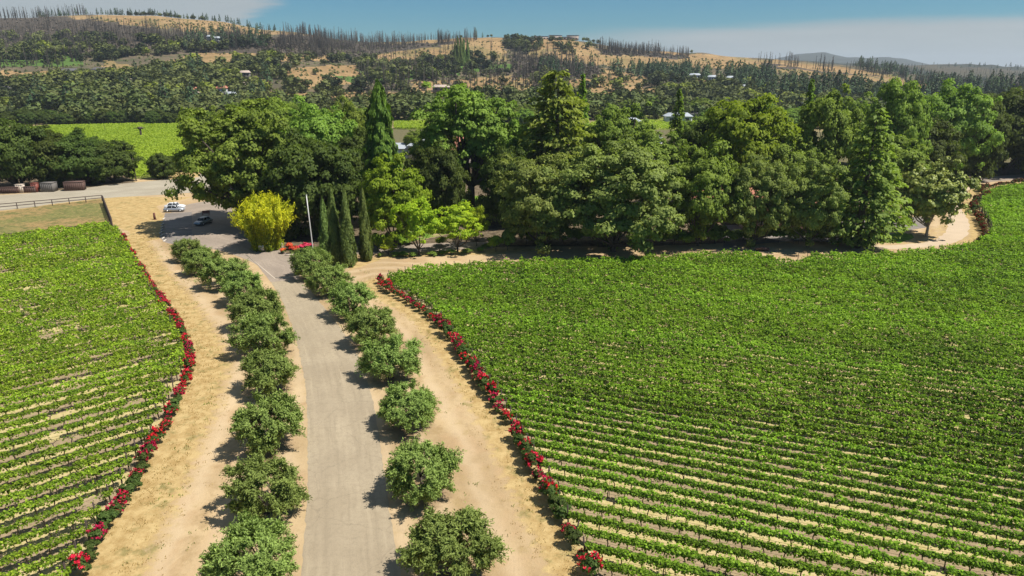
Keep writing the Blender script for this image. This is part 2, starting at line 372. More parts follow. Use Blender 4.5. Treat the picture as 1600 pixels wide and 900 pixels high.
HG = [[(95, 24), (200, 20), (330, 24), (450, 38), (500, 52), (400, 54), (300, 50), (250, 44), (200, 38), (140, 32)], [(262, 97), (310, 82), (400, 78), (525, 84), (525, 95), (420, 95), (330, 101)],
      [(465, 54), (505, 54), (535, 72), (490, 68)], [(560, 74), (600, 66), (680, 58), (740, 56), (785, 60), (790, 97), (740, 92), (700, 88), (640, 103), (600, 98)],
      [(820, 58), (900, 60), (930, 76), (1000, 80), (1080, 83), (1200, 93), (1300, 103), (1400, 119), (1465, 134), (1440, 141), (1300, 121), (1200, 111), (1080, 106), (960, 107), (880, 94), (830, 97)],
      [(400, 150), (430, 145), (640, 146), (650, 128), (760, 120), (830, 112), (840, 140), (780, 150), (650, 157), (640, 168), (430, 164)], [(0, 113), (90, 110), (185, 116), (60, 131), (0, 130)],
      [(160, 95), (222, 103), (190, 127), (165, 112)], [(1000, 138), (1035, 138), (1035, 156), (1005, 154)], [(440, 105), (560, 102), (560, 130), (460, 140)], [(860, 98), (1010, 118), (1000, 160), (900, 158)], [(45, 130), (60, 130), (56, 150), (46, 150)],
      [(392, 122), (420, 122), (418, 146), (400, 146)], [(1390, 98), (1600, 110), (1600, 132), (1480, 120)]]
hg = np.zeros(XX.shape)
for q in HG: hg = np.maximum(hg, inpoly(px_ + (vnoise(XX / 14, YY / 14, 2) - .5) * 14, py_ + (vnoise(XX / 20, YY / 20, 8) - .5) * 6, q) * 1.)
hg *= hill * (YY < 2600)
burn = np.zeros(XX.shape)
for q in [[(-40, 20), (60, 22), (130, 30), (240, 45), (260, 76), (150, 84), (-40, 74)], [(230, 48), (320, 58), (470, 58), (490, 80), (250, 82)], [(440, 52), (520, 60), (600, 70), (690, 66), (740, 66), (620, 80), (560, 90), (480, 84), (400, 84)], [(930, 76), (1010, 83), (1080, 88), (1075, 92), (940, 86)], [(800, 85), (850, 92), (940, 105), (930, 125), (800, 120)], [(1180, 98), (1400, 124), (1340, 118), (1200, 104)]]:
    burn = np.maximum(burn, inpoly(px_ + (vnoise(XX / 14, YY / 14, 2) - .5) * 14, py_ + (vnoise(XX / 20, YY / 20, 8) - .5) * 5, q) * 1.)
hg = np.maximum(hg, inpoly(px_, py_, [(-60, 108), (430, 100), (430, 190), (-60, 190)]) * .38 * hill); hg = np.maximum(hg, inpoly(px_, py_, [(400, 100), (560, 100), (800, 98), (1050, 118), (1050, 185), (400, 185)]) * .40 * hill); hg = np.where(burn > .5, hg * .25, hg)
hfield = inpoly(px_, py_, [(-60, 164), (0, 167), (45, 170), (100, 180), (100, 189), (0, 186), (-60, 184)]) * hill
hgreen = np.zeros(XX.shape)
for q in [[(400, 96), (440, 98), (430, 112), (400, 110)], [(560, 112), (720, 108), (720, 118), (600, 128)], [(690, 100), (800, 100), (800, 112), (700, 112)], [(0, 82), (130, 84), (130, 104), (0, 104)], [(520, 118), (560, 120), (555, 132)]]:
    hgreen = np.maximum(hgreen, inpoly(px_, py_, q) * hill)
litter = np.zeros(XX.shape)
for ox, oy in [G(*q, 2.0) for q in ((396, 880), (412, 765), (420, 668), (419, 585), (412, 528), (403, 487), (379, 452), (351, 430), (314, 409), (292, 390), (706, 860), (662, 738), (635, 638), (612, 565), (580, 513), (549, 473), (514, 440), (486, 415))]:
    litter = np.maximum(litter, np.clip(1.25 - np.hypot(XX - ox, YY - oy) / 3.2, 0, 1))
me = mk_mesh('ground', np.stack([XX, YY, ZZ], -1), Fq, [], smooth_=True)
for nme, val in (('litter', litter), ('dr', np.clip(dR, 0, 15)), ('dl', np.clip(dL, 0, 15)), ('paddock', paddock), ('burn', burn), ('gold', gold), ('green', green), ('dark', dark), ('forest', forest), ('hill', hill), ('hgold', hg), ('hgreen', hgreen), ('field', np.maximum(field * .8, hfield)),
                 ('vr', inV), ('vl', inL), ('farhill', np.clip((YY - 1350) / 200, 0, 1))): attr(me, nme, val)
gm, t = mat('ground_soil')
geo = N(t, 'ShaderNodeNewGeometry'); pos = geo.outputs['Position']
def noise(t, scale, detail=5., rough=.55, vec=None, dist=0.):
    n = N(t, 'ShaderNodeTexNoise', i_Scale=scale, i_Detail=detail, i_Roughness=rough, i_Distortion=dist); t.links.new(vec if vec is not None else pos, n.inputs[0]); return n.outputs[0]
def A_(n): return N(t, 'ShaderNodeAttribute', attribute_name=n).outputs['Fac']
n1 = noise(t, .06, 6., .6); n2 = noise(t, .9, 6., .7); n3 = noise(t, 7., 4., .7); n4 = noise(t, .25, 5., .65, dist=.6)
sand = mix_c(t, smooth(t, n1, .32, .68), (.34, .238, .128), (.51, .375, .212))
sand = mix_c(t, smooth(t, n4, .45, .72), sand, (.42, .285, .155))
sand = mix_c(t, math_n(t, 'MULTIPLY', smooth(t, n2, .5, .8), .55), sand, (.28, .20, .12))
sand = mix_c(t, math_n(t, 'MULTIPLY', smooth(t, n3, .60, .74), .35), sand, (.21, .15, .09))
def blotch(a, lo, hi, nn=n4, k=1.0):
    v = math_n(t, 'ADD', A_(a), math_n(t, 'MULTIPLY', math_n(t, 'SUBTRACT', nn, .5), k)); return smooth(t, v, lo, hi)
goldc = mix_c(t, smooth(t, n2, .35, .65), (.34, .225, .085), (.50, .365, .165))
goldc = mix_c(t, math_n(t, 'MULTIPLY', smooth(t, noise(t, .5, 6., .7), .52, .66), .7), goldc, (.15, .145, .045))
n5 = noise(t, .55, 6., .75); n6 = noise(t, 3.2, 5., .7)
for an in ('dr', 'dl'):
    dd = math_n(t, 'ADD', A_(an), math_n(t, 'MULTIPLY', math_n(t, 'SUBTRACT', n4, .5), 3.2))
    st = math_n(t, 'PINGPONG', math_n(t, 'MULTIPLY', dd, .62), 1.)
    msk = math_n(t, 'MULTIPLY', smooth(t, A_(an), 2.5, 4.), math_n(t, 'SUBTRACT', 1., smooth(t, A_(an), 11., 14.)))
    sand = mix_c(t, math_n(t, 'MULTIPLY', math_n(t, 'MULTIPLY', smooth(t, st, .35, 1.), msk), .30), sand, (.60, .47, .31))
    sand = mix_c(t, math_n(t, 'MULTIPLY', math_n(t, 'MULTIPLY', math_n(t, 'MULTIPLY', smooth(t, st, .5, .15), msk), smooth(t, n5, .42, .62)), .6), sand, (.30, .205, .10))
sand = mix_c(t, math_n(t, 'MULTIPLY', smooth(t, n6, .58, .72), .28), sand, (.24, .18, .11))
sand = mix_c(t, math_n(t, 'MULTIPLY', smooth(t, n5, .56, .70), .7), sand, (.36, .26, .12))
c = mix_c(t, math_n(t, 'MULTIPLY', blotch('gold', .42, .72, n2, 1.3), .9), sand, goldc)
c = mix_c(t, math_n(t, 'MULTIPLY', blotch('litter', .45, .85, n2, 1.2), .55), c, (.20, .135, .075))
padc = mix_c(t, smooth(t, n1, .4, .6), (.30, .20, .085), (.17, .17, .055))
padc = mix_c(t, smooth(t, noise(t, .35, 7., .75), .46, .60), padc, (.115, .125, .04))
padc = mix_c(t, math_n(t, 'MULTIPLY', smooth(t, n2, .5, .62), .7), padc, (.36, .25, .11))
padc = mix_c(t, math_n(t, 'MULTIPLY', smooth(t, noise(t, 1.4, 6., .75), .52, .60), .7), padc, (.10, .10, .04))
c = mix_c(t, A_('paddock'), c, padc)
greenc = mix_c(t, smooth(t, n2, .3, .7), (.07, .15, .015), (.15, .24, .03))
c = mix_c(t, blotch('green', .55, .75), c, greenc)
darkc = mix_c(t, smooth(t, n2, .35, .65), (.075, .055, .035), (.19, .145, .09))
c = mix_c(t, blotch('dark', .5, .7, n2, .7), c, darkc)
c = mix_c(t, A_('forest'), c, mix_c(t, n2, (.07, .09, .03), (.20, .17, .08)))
sp = N(t, 'ShaderNodeSeparateXYZ'); t.links.new(pos, sp.inputs[0])
def lanes(ang, pitch, ph, a, base):
    nn = math_n(t, 'ADD', math_n(t, 'MULTIPLY', sp.outputs[0], -math.sin(ang)), math_n(t, 'MULTIPLY', sp.outputs[1], math.cos(ang)))
    fr = math_n(t, 'PINGPONG', math_n(t, 'ADD', math_n(t, 'DIVIDE', nn, pitch), ph), 1.0)
    k = smooth(t, fr, .38, .62)
    brt = mix_c(t, smooth(t, n2, .35, .7), (.42, .345, .145), (.54, .43, .23)); dul = mix_c(t, smooth(t, n2, .35, .7), (.27, .20, .12), (.37, .28, .17))
    return mix_c(t, A_(a), base, mix_c(t, k, dul, brt))
ANG_R = math.radians(-20.5); PITCH_R = 1.43; ANG_L = math.radians(42); PITCH_L = 1.95
c = lanes(ANG_R, PITCH_R, 0., 'vr', c); c = lanes(ANG_L, PITCH_L, 0., 'vl', c)
c = mix_c(t, A_('field'), c, mix_c(t, n2, (.16, .22, .03), (.24, .29, .05)))
hn = noise(t, .02, 8., .7); hn2 = noise(t, .11, 6., .7)
hs = mix_c(t, smooth(t, hn, .35, .65), (.085, .075, .05), (.165, .125, .08))
hs = mix_c(t, smooth(t, hn2, .5, .62), hs, (.07, .085, .035))
hgc = mix_c(t, smooth(t, hn, .3, .7), (.25, .155, .07), (.40, .265, .125))
hgc = mix_c(t, math_n(t, 'MULTIPLY', smooth(t, noise(t, .012, 6., .65), .48, .62), .7), hgc, (.20, .165, .065))
hgc = mix_c(t, math_n(t, 'MULTIPLY', smooth(t, hn2, .52, .64), .75), hgc, (.17, .12, .06))
hgc = mix_c(t, math_n(t, 'MULTIPLY', smooth(t, noise(t, .3, 4., .7), .56, .62), .8), hgc, (.10, .085, .045))
hc = mix_c(t, blotch('hgold', .4, .6, hn2, .7), hs, hgc)
hc = mix_c(t, A_('burn'), hc, mix_c(t, hn2, (.035, .03, .026), (.12, .095, .07)))
hc = mix_c(t, blotch('hgreen', .5, .6, hn2, .5), hc, (.08, .14, .03))
hc = mix_c(t, math_n(t, 'MULTIPLY', A_('farhill'), .8), hc, mix_c(t, hn2, (.018, .028, .022), (.040, .048, .034)))
c = mix_c(t, math_n(t, 'MULTIPLY', A_('hill'), math_n(t, 'SUBTRACT', 1., A_('field'))), c, hc)
b = N(t, 'ShaderNodeBsdfPrincipled', i_Roughness=.95); b.inputs['Specular IOR Level'].default_value = .1
t.links.new(c, b.inputs[0])
bp = N(t, 'ShaderNodeBump', i_Strength=.6, i_Distance=.12); t.links.new(math_n(t, 'ADD', n2, math_n(t, 'MULTIPLY', n3, .5)), bp.inputs['Height']); t.links.new(bp.outputs[0], b.inputs['Normal'])
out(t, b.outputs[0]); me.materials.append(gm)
tag(link('ground', me), kind='structure')

# ------------------------------------------------------------------ roads
def road_mat(name, c1, c2, crack=True, stretch=None):
    m_, t_ = mat(name)
    ge = N(t_, 'ShaderNodeNewGeometry'); p_ = ge.outputs['Position']
    a = noise(t_, .12, 6., .6, p_); b_ = noise(t_, 2.2, 6., .75, p_); d = noise(t_, 14., 3., .6, p_)
    cc = mix_c(t_, smooth(t_, a, .3, .7), c1, c2)
    cc = mix_c(t_, math_n(t_, 'MULTIPLY', smooth(t_, b_, .42, .75), .6), cc, tuple(x * .72 for x in c1))
    cc = mix_c(t_, math_n(t_, 'MULTIPLY', smooth(t_, d, .48, .7), .5), cc, tuple(x * .6 for x in c1))
    if crack:
        vo = N(t_, 'ShaderNodeTexVoronoi', feature='DISTANCE_TO_EDGE', i_Scale=.17)
        mp = N(t_, 'ShaderNodeVectorMath', operation='ADD'); t_.links.new(p_, mp.inputs[0])
        nn = N(t_, 'ShaderNodeTexNoise', i_Scale=.8, i_Detail=5.); t_.links.new(p_, nn.inputs[0]); t_.links.new(nn.outputs[1], mp.inputs[1]); t_.links.new(mp.outputs[0], vo.inputs[0])
        k = math_n(t_, 'MULTIPLY', math_n(t_, 'SUBTRACT', 1., smooth(t_, vo.outputs[0], .002, .010)), .22)
        cc = mix_c(t_, k, cc, tuple(x * .45 for x in c1))
    # wheel wear along the lane (attribute across the road)
    at = N(t_, 'ShaderNodeAttribute', attribute_name='across')
    ww = math_n(t_, 'PINGPONG', math_n(t_, 'MULTIPLY', at.outputs['Fac'], 4.), 1.)
    cc = mix_c(t_, math_n(t_, 'MULTIPLY', smooth(t_, ww, .4, 1.), .13), cc, tuple(x * .8 for x in c1))
    sx = N(t_, 'ShaderNodeSeparateXYZ'); t_.links.new(p_, sx.inputs[0]); cx = N(t_, 'ShaderNodeCombineXYZ')
    t_.links.new(math_n(t_, 'MULTIPLY', at.outputs['Fac'], 14.), cx.inputs[0]); t_.links.new(math_n(t_, 'MULTIPLY', sx.outputs[1], .10), cx.inputs[1])
    sn = noise(t_, 1., 5., .6, cx.outputs[0])
    cc = mix_c(t_, math_n(t_, 'MULTIPLY', smooth(t_, sn, .5, .68), .38), cc, tuple(x * .74 for x in c1))
    cc = mix_c(t_, math_n(t_, 'MULTIPLY', smooth(t_, sn, .48, .30), .30), cc, tuple(min(1, x * 1.12) for x in c2))
    b2 = N(t_, 'ShaderNodeBsdfPrincipled', i_Roughness=.9); b2.inputs['Specular IOR Level'].default_value = .15
    t_.links.new(cc, b2.inputs[0])
    bp_ = N(t_, 'ShaderNodeBump', i_Strength=.3, i_Distance=.03); t_.links.new(d, bp_.inputs['Height']); t_.links.new(bp_.outputs[0], b2.inputs['Normal'])
    out(t_, b2.outputs[0]); return m_
M['drive'] = road_mat('driveway_surface', (.32, .258, .175), (.40, .328, .225))
M['lot'] = road_mat('lot_surface', (.29, .235, .185), (.37, .30, .235))
M['hwy'] = road_mat('highway_surface', (.34, .295, .22), (.42, .37, .28), crack=False)
M['asphalt'] = road_mat('grey_asphalt', (.20, .175, .155), (.27, .235, .205))
def strip(name, Lp, Rp, z, m_, n=160, k=8, ragged=0., thick=0.):
    Lp = spline(IMG(Lp), .5); Rp = spline(IMG(Rp), .5)
    def rs(p):
        d = np.r_[0, np.cumsum(np.linalg.norm(np.diff(p, axis=0), axis=1))]; s = np.linspace(0, d[-1], n)
        return np.stack([np.interp(s, d, p[:, 0]), np.interp(s, d, p[:, 1])], 1)
    Lp, Rp = rs(Lp), rs(Rp)
    rg = np.random.default_rng(5)
    if ragged:
        Lp = Lp + rg.normal(size=Lp.shape) * ragged; Rp = Rp + rg.normal(size=Rp.shape) * ragged
    f = np.linspace(0, 1, k)[None, :, None]
    V = Lp[:, None] * (1 - f) + Rp[:, None] * f
    V3 = np.concatenate([V, np.full(V.shape[:2] + (1,), z)], -1)
    id_ = np.arange(n * k).reshape(n, k)
    Q = np.stack([id_[:-1, :-1], id_[:-1, 1:], id_[1:, 1:], id_[1:, :-1]], -1).reshape(-1, 4)
    me_ = mk_mesh(name, V3, Q, [m_]); attr(me_, 'across', np.broadcast_to(np.linspace(0, 1, k)[None], (n, k)))
    o = tag(link(name, me_), kind='structure'); return o, Lp, Rp
DL = [(464, 975), (471, 900), (478, 810), (481, 720), (480, 650), (476, 595), (466, 545), (453, 500), (438, 465), (425, 443), (419, 434)]
DR = [(640, 975), (626, 900), (612, 815), (600, 740), (588, 655), (575, 600), (556, 550), (530, 510), (500, 472), (478, 448), (466, 434)]
drive, dL_, dR_ = strip('driveway', DL, DR, .008, 'drive', ragged=.045)
strip('road', [(-400, 362), (0, 329), (80, 319), (160, 310), (240, 305), (330, 300), (460, 300)], [(-400, 328), (0, 305), (60, 300), (130, 294), (200, 286), (312, 277), (420, 272)], .006, 'hwy')
strip('side_road', [(300, 300), (318, 262), (326, 240), (335, 222)], [(345, 300), (345, 262), (345, 240), (352, 222)], .010, 'hwy', n=30)
strip('parking_lot', [(249, 371), (262, 380), (300, 384), (345, 392), (395, 410), (412, 427), (423, 441)], [(262, 335), (300, 318), (390, 310), (440, 345), (444, 392), (476, 403), (472, 418), (466, 436)], .012, 'lot', n=60, ragged=.03)
strip('parking_bays', [(249, 371), (268, 381), (300, 380)], [(258, 333), (279, 333), (300, 331)], .016, 'asphalt', n=40)
strip('garden_path', [(540, 398), (600, 396), (680, 392), (770, 388)], [(540, 385), (600, 384), (680, 380), (770, 378)], .008, 'lot', n=40)
strip('service_road', [(1130, 388), (1220, 378), (1300, 378), (1355, 378), (1400, 364), (1450, 355)], [(1130, 352), (1220, 350), (1300, 346), (1355, 342), (1400, 340), (1450, 338)], .008, 'asphalt', n=60)
strip('upper_road', [(1420, 293), (1490, 291), (1560, 283), (1640, 277), (1800, 268)], [(1420, 281), (1490, 281), (1560, 275), (1640, 270), (1800, 262)], .008, 'lot', n=60)
strip('dirt_track', [(1330, 391), (1420, 388), (1485, 381), (1512, 366), (1512, 345), (1500, 322), (1502, 306), (1520, 293)], [(1330, 383), (1400, 383), (1455, 376), (1478, 360), (1482, 340), (1480, 320), (1482, 304), (1490, 291)], .004,
      plain('track_dirt', (.50, .385, .26), .95, var=.08, scale=.4), n=60, ragged=.15)
# painted marks and wheel stops
A = Acc()
for k in range(11):
    y0 = 334.5 + k * 4.1
    a_, b_ = G(262 - k * .7, y0), G(300, y0 - 1.5)
    d = np.array(b_) - np.array(a_); ln = np.linalg.norm(d)
    box(A, ((a_[0] + b_[0]) / 2, (a_[1] + b_[1]) / 2, .0215), (ln, .1, .003), math.atan2(d[1], d[0]))
tag(link('painted_bay_lines', A.mesh('painted_bay_lines', [plain('faded_paint', (.36, .32, .27), .8, var=.1)])), kind='structure')
A = Acc()
for (q0, q1, wd) in [((430, 434), (466, 433), .5), ((385, 398), (430, 436), .25)]:
    a_, b_ = G(*q0), G(*q1); d = np.array(b_) - np.array(a_)
    box(A, ((a_[0] + b_[0]) / 2, (a_[1] + b_[1]) / 2, .0195), (np.linalg.norm(d), wd, .004), math.atan2(d[1], d[0]))
tag(link('concrete_joint', A.mesh('concrete_joint', [plain('pale_concrete', (.42, .35, .27), .9, var=.1)])), kind='structure')
stop_me = None
for k in range(9):
    x_, y_ = G(253 + (k > 5) * (k - 5) * 2 - min(k, 5) * .9 + 3, 342 + k * 4.3)
    if stop_me is None:
        A = Acc(); box(A, (0, 0, .08), (.2, 1.6, .13), taper=.85); stop_me = A.mesh('wheel_stop', [plain('stop_concrete', (.62, .56, .48), .9)])
    o = link('wheel_stop', stop_me, loc=(x_, y_, .018)); o.rotation_euler = (0, 0, .12)
    tag(o, 'pale concrete wheel stop along the left edge of the small car park', 'wheel stop', 'wheel stops along the car park edge')

# ------------------------------------------------------------------ haze
A = Acc(); box(A, (0, 4200, 100), (15000, 8900, 202)); hz = A.mesh('haze', [])
hm, t = mat('haze_air'); pv = N(t, 'ShaderNodeVolumePrincipled'); pv.inputs['Color'].default_value = (.78, .88, 1, 1); pv.inputs['Density'].default_value = .00009; pv.inputs['Anisotropy'].default_value = .2
o_ = t.nodes.new('ShaderNodeOutputMaterial'); t.links.new(pv.outputs[0], o_.inputs['Volume']); hz.materials.append(hm)
HAZE = True
if HAZE: tag(link('haze', hz), kind='stuff')

# ------------------------------------------------------------------ vine rows
def ordinal(n):
    w_ = ['first', 'second', 'third', 'fourth', 'fifth', 'sixth', 'seventh', 'eighth', 'ninth', 'tenth', 'eleventh', 'twelfth', 'thirteenth', 'fourteenth', 'fifteenth', 'sixteenth', 'seventeenth', 'eighteenth', 'nineteenth']
    n += 1
    if n < 20: return w_[n - 1]
    a, b = divmod(n, 10); t_ = ['twenty', 'thirty', 'forty', 'fifty', 'sixty', 'seventy', 'eighty', 'ninety'][a - 2]
    return (t_[:-1] + 'ieth') if b == 0 else t_ + '-' + w_[b - 1]
def trunk_proto():
    r = []
    for k in range(3):
        rg = random.Random(k); A = Acc()
        tube(A, [(0, 0, -.05), (rg.uniform(-.05, .05), rg.uniform(-.05, .05), .4), (rg.uniform(-.08, .08), rg.uniform(-.05, .05), .82)], [.055, .04, .045], 6)
        tube(A, [(0, 0, .75), (.25, 0, .9), (.6, 0, .92)], [.04, .03, .02], 4); tube(A, [(0, 0, .75), (-.25, 0, .9), (-.6, 0, .92)], [.04, .03, .02], 4)
        r.append(A.mesh('vine_trunk', ['bark']))
    return r
VT = trunk_proto()
A = Acc(); tube(A, [(0, 0, -.1), (0, 0, 1.75)], [.06, .055], 8); POST = A.mesh('end_post', ['wood'])
A = Acc(); tube(A, [(0, 0, -.1), (0, 0, 1.55)], [.022, .022], 4); STAKE = A.mesh('stake', ['wood'])
def vine_rows(poly, ang, pitch, ph, side, ylim, label_near, nnear, label_far, groups, seed):
    rng = np.random.default_rng(seed)
    d = np.array([math.cos(ang), math.sin(ang)]); nn = np.array([-math.sin(ang), math.cos(ang)])
    pp = np.array(poly); nv = pp @ nn; tv = pp @ d
    k0 = int(math.ceil(nv.min() / pitch - ph)); k1 = int(nv.max() / pitch - ph)
    cnt = 0; total = 0
    for k in range(k0, k1 + 1):
        n0 = (k + ph) * pitch
        tt = np.arange(tv.min(), tv.max(), .25)
        X = nn[0] * n0 + d[0] * tt; Y = nn[1] * n0 + d[1] * tt
        ok = inpoly(X, Y, poly) & (np.abs(X) < .87 * Y + 4) & (Y > 31)
        if ok.sum() < 6 or not (project(X[ok], Y[ok], 1.2)[1] < 905).any(): continue
        # contiguous runs: keep them all in the one row
        t_ = tt[ok]; Ym = Y[ok]
        # intensity per sample
        vig = vnoise(t_ / 2.2, np.full_like(t_, k * 3.7), seed) ; big = fbm((nn[0] * n0 + d[0] * t_) / 16, (nn[1] * n0 + d[1] * t_) / 16, seed + 3)
        if side == 'L': miss = (vnoise(t_ / 3.2, np.full_like(t_, k * 5.3), seed + 1) < .20) & (vnoise(t_ / 1.2, np.full_like(t_, k * 2.3), seed + 8) < .8)
        else: miss = vnoise(t_ / 2.2, np.full_like(t_, k * 5.3), seed + 1) < .055
        size = np.clip(.15 + (Ym - 45) * .0017, .15, .34)
        dens = np.where(miss, 3., 1.) * 0 + 2.55 / (size ** 2 * .5) * .95 * .25
        dens = dens * np.where(miss, .06, 1) * (.65 + .6 * vig)
        cntl = rng.poisson(dens)
        T_ = np.repeat(t_, cntl) + rng.uniform(-.125, .125, cntl.sum()); n_ = len(T_)
        if n_ < 10: continue
        rv = np.repeat(vig, cntl); rb = np.repeat(big, cntl); sz = np.repeat(size, cntl) * rng.uniform(.7, 1.35, n_)
        ry = np.repeat(Ym, cntl)
        grow = np.clip((ry - (57 if side == 'R' else 55)) / 25, 0, 1)
        lmp = vnoise(T_ / .95, np.full(n_, k * 7.7), seed + 21)
        hw = (.16 + .09 * rv + .13 * lmp + .28 * grow) * (pitch / 1.43) ** .35; hh = .15 + .08 * rv + .15 * lmp + .18 * grow
        th = rng.uniform(0, 2 * math.pi, n_)
        th = np.where((np.sin(th) < -.3) & (rng.random(n_) < .6), -th, th)
        lump = 1 + .18 * np.sin(T_ * 5.1 + k * 3) + .15 * np.sin(T_ * 11.3 + k * 2)
        r = lump * rng.uniform(.55, 1.15, n_)
        shoot = rng.random(n_) < .11
        r = np.where(shoot, r * rng.uniform(1.1, 1.9, n_), r)
        off = np.cos(th) * hw * r; z = .98 + (.16 + .45 * grow) * (lmp - .5) + .08 * grow + np.sin(th) * hh * r
        X = nn[0] * (n0 + off) + d[0] * T_; Yv = nn[1] * (n0 + off) + d[1] * T_
        C = np.stack([X, Yv, z], 1)
        out_ = np.stack([nn[0] * np.cos(th), nn[1] * np.cos(th), np.sin(th)], 1)
        Nn = out_ * .7 + rdir(rng, n_) * .75 + np.array([0, 0, .45])
        V, Fc = cards(C, Nn, sz * 1.15, sz, rng)
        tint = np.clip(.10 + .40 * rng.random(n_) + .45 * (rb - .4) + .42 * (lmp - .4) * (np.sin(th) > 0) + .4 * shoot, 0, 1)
        mname = 'vine' if side == 'R' else 'vinefar'
        root = empty('vine_row', (0, 0, 0))
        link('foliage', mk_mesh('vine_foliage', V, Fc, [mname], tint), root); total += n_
        # posts at the row end by the roses (and a far one)
        e = [t_[0]] if side == 'R' else [t_[-1]]
        for t0 in e:
            o = link('end_post', POST, root, (nn[0] * n0 + d[0] * (t0 - .15), nn[1] * n0 + d[1] * (t0 - .15), 0)); o.rotation_euler = (rng.normal() * .04, rng.normal() * .06, 0)
        if Ym.min() < 66 and len(t_) > 20:
            A = Acc(); seg = t_[(Ym < 74)]
            if len(seg) > 4:
                for zz, rr in ((.42, .011), (.93, .010)):
                    q = np.array([(nn[0] * n0 + d[0] * s, nn[1] * n0 + d[1] * s, zz) for s in (seg[0], seg[len(seg) // 2], seg[-1])]); tube(A, q, rr, 4)
                link('wire', A.mesh('wire', ['bark']), root)
            s = t_[0] + rng.uniform(.4, 1.); i = 0
            while s < t_[-1] and i < 95:
                j = min(np.searchsorted(t_, s), len(t_) - 1)
                if abs(t_[j] - s) < .4 and Ym[j] < 62:
                    x0 = nn[0] * n0 + d[0] * s; y0 = nn[1] * n0 + d[1] * s
                    if not (miss[j] and rng.random() < .5):
                        o = link('trunk', VT[rng.integers(3)], root, (x0, y0, 0)); o.rotation_euler = (0, 0, ang + rng.normal() * .15); i += 1
                    if (i % 4) == 0:
                        o = link('stake', STAKE, root, (x0 + .1, y0, 0)); o.scale = (1, 1, rng.uniform(.85, 1.05)); i += 1
                s += 1.35 + rng.normal() * .06
        if cnt < nnear: tag(root, label_near % ordinal(cnt), 'vine row', groups)
        else: tag(root, label_far, 'vine row', groups)
        cnt += 1
    print('vines', side, cnt, total)
vine_rows(V_R, ANG_R, PITCH_R, .5, 'R', 0, 'vine row of the right vineyard, %s one up from the lower edge of the photo', 24,
          'vine row merged in the closed green canopy of the right vineyard', 'vine rows of the right vineyard', 11)
vine_rows(V_L, ANG_L, PITCH_L, .5, 'L', 0, 'vine row of the left vineyard, %s one up from the lower edge', 20,
          'vine row merged in the yellow-green canopy of the left vineyard', 'vine rows of the left vineyard', 12)

# far fields: low even canopy nobody could count
def field_stuff(name, poly, n, size, mname, seed, zfun=None):
    rng = np.random.default_rng(seed); p = np.array(poly); x0, y0 = p.min(0); x1, y1 = p.max(0)
    X = rng.uniform(x0, x1, n * 3); Y = rng.uniform(y0, y1, n * 3); Y = np.round(Y / 2.2) * 2.2 + rng.normal(size=len(Y)) * .38
    ok = inpoly(X, Y, poly); X = X[ok][:n]; Y = Y[ok][:n]
    keep = ~((vnoise(X / 4, Y / 1.5, seed) < .12)); X = X[keep]; Y = Y[keep]; m_ = len(X)
    z = rng.uniform(.7, 1.5, m_) + (zt(X, Y) if zfun else 0)
    V, Fc = cards(np.stack([X, Y, z], 1), rdir(rng, m_) * .6 + np.array([0, -.1, .8]), size, size, rng)
    tag(link(name, mk_mesh(name, V, Fc, [mname], np.clip(.3 + .5 * rng.random(m_) + .5 * (fbm(X / 25, Y / 25, 3) - .5), 0, 1))), 'bright green distant vineyard beyond the public road', 'vineyard', kind='stuff')
M['fieldleaf'] = leafmat('distant_vine_leaves', (.085, .135, .012), (.19, .235, .026), trans=.35, hue=.0)
field_stuff('distant_vineyard', FIELD1, 60000, .75, 'fieldleaf', 3)
field_stuff('distant_vineyard', FIELD3, 3000, 1.2, 'fieldleaf', 4)
field_stuff('distant_vineyard', FIELD4, 6000, 1.2, 'fieldleaf', 5)

# ------------------------------------------------------------------ tree prototypes (crown mesh, trunk mesh), nominal size stored
def crown_round(acc, R, Hh, base, nl, per, leaf, seed, lump=.26, low=-.35, top_pow=.45, open_=0., I=0, up=.35, asp=.85, irr=.15):
    """R radius, Hh crown height, base z of crown bottom"""
    rng = np.random.default_rng(seed); cz = base + Hh * .5
    D = rdir(rng, nl * 3); D = D[D[:, 2] > low * rng.uniform(.6, 1.4, len(D))][:nl]
    rad = rng.uniform(.30, 1, len(D)) ** top_pow; D = norm(D + rng.normal(size=D.shape) * .08)
    ph_ = rng.uniform(0, 6, 6); rad = rad * (1 + .13 * np.sin(D[:, 0] * 5 + ph_[0]) * np.sin(D[:, 1] * 5 + ph_[1]) + .12 * np.sin(D[:, 2] * 6 + ph_[2]) * np.sin(D[:, 0] * 7 + ph_[3]))
    wob = 1 + irr * np.sin(3 * np.arctan2(D[:, 1], D[:, 0]) + seed) + irr * rng.normal(size=len(D)) * .6
    Cn = D * rad[:, None] * wob[:, None] * np.array([R * (1 - lump * .7), R * (1 - lump * .7), Hh * .5 * (1 - lump * .6)]) + np.array([0, 0, cz])
    lr = R * lump * rng.uniform(.6, 1.25, len(D))
    for c_, r_, dd in zip(Cn, lr, D):
        m_ = int(per * (r_ / (R * lump)) ** 2)
        d = rdir(rng, m_); d[:, 2] = np.where(d[:, 2] < -.25, -d[:, 2] * rng.uniform(-.8, 1, m_), d[:, 2]); d = norm(d + dd * .35)
        rr = r_ * rng.uniform(.5, 1.1, m_) * np.where(rng.random(m_) < .16, rng.uniform(1., 1.6, m_), 1)
        C = c_ + d * rr[:, None] * np.array([1, 1, .72])
        Nn = d * .85 + dd * .25 + rdir(rng, m_) * .45 + np.array([0, 0, up + .1])
        s = leaf * rng.uniform(.6, 1.4, m_)
        V, Fc = cards(C, Nn, s * 1.1, s * asp, rng)
        acc.add(V, Fc, np.clip(.25 + .45 * rng.random(m_) + .3 * (rng.random() - .5), 0, 1), I)
    return Cn
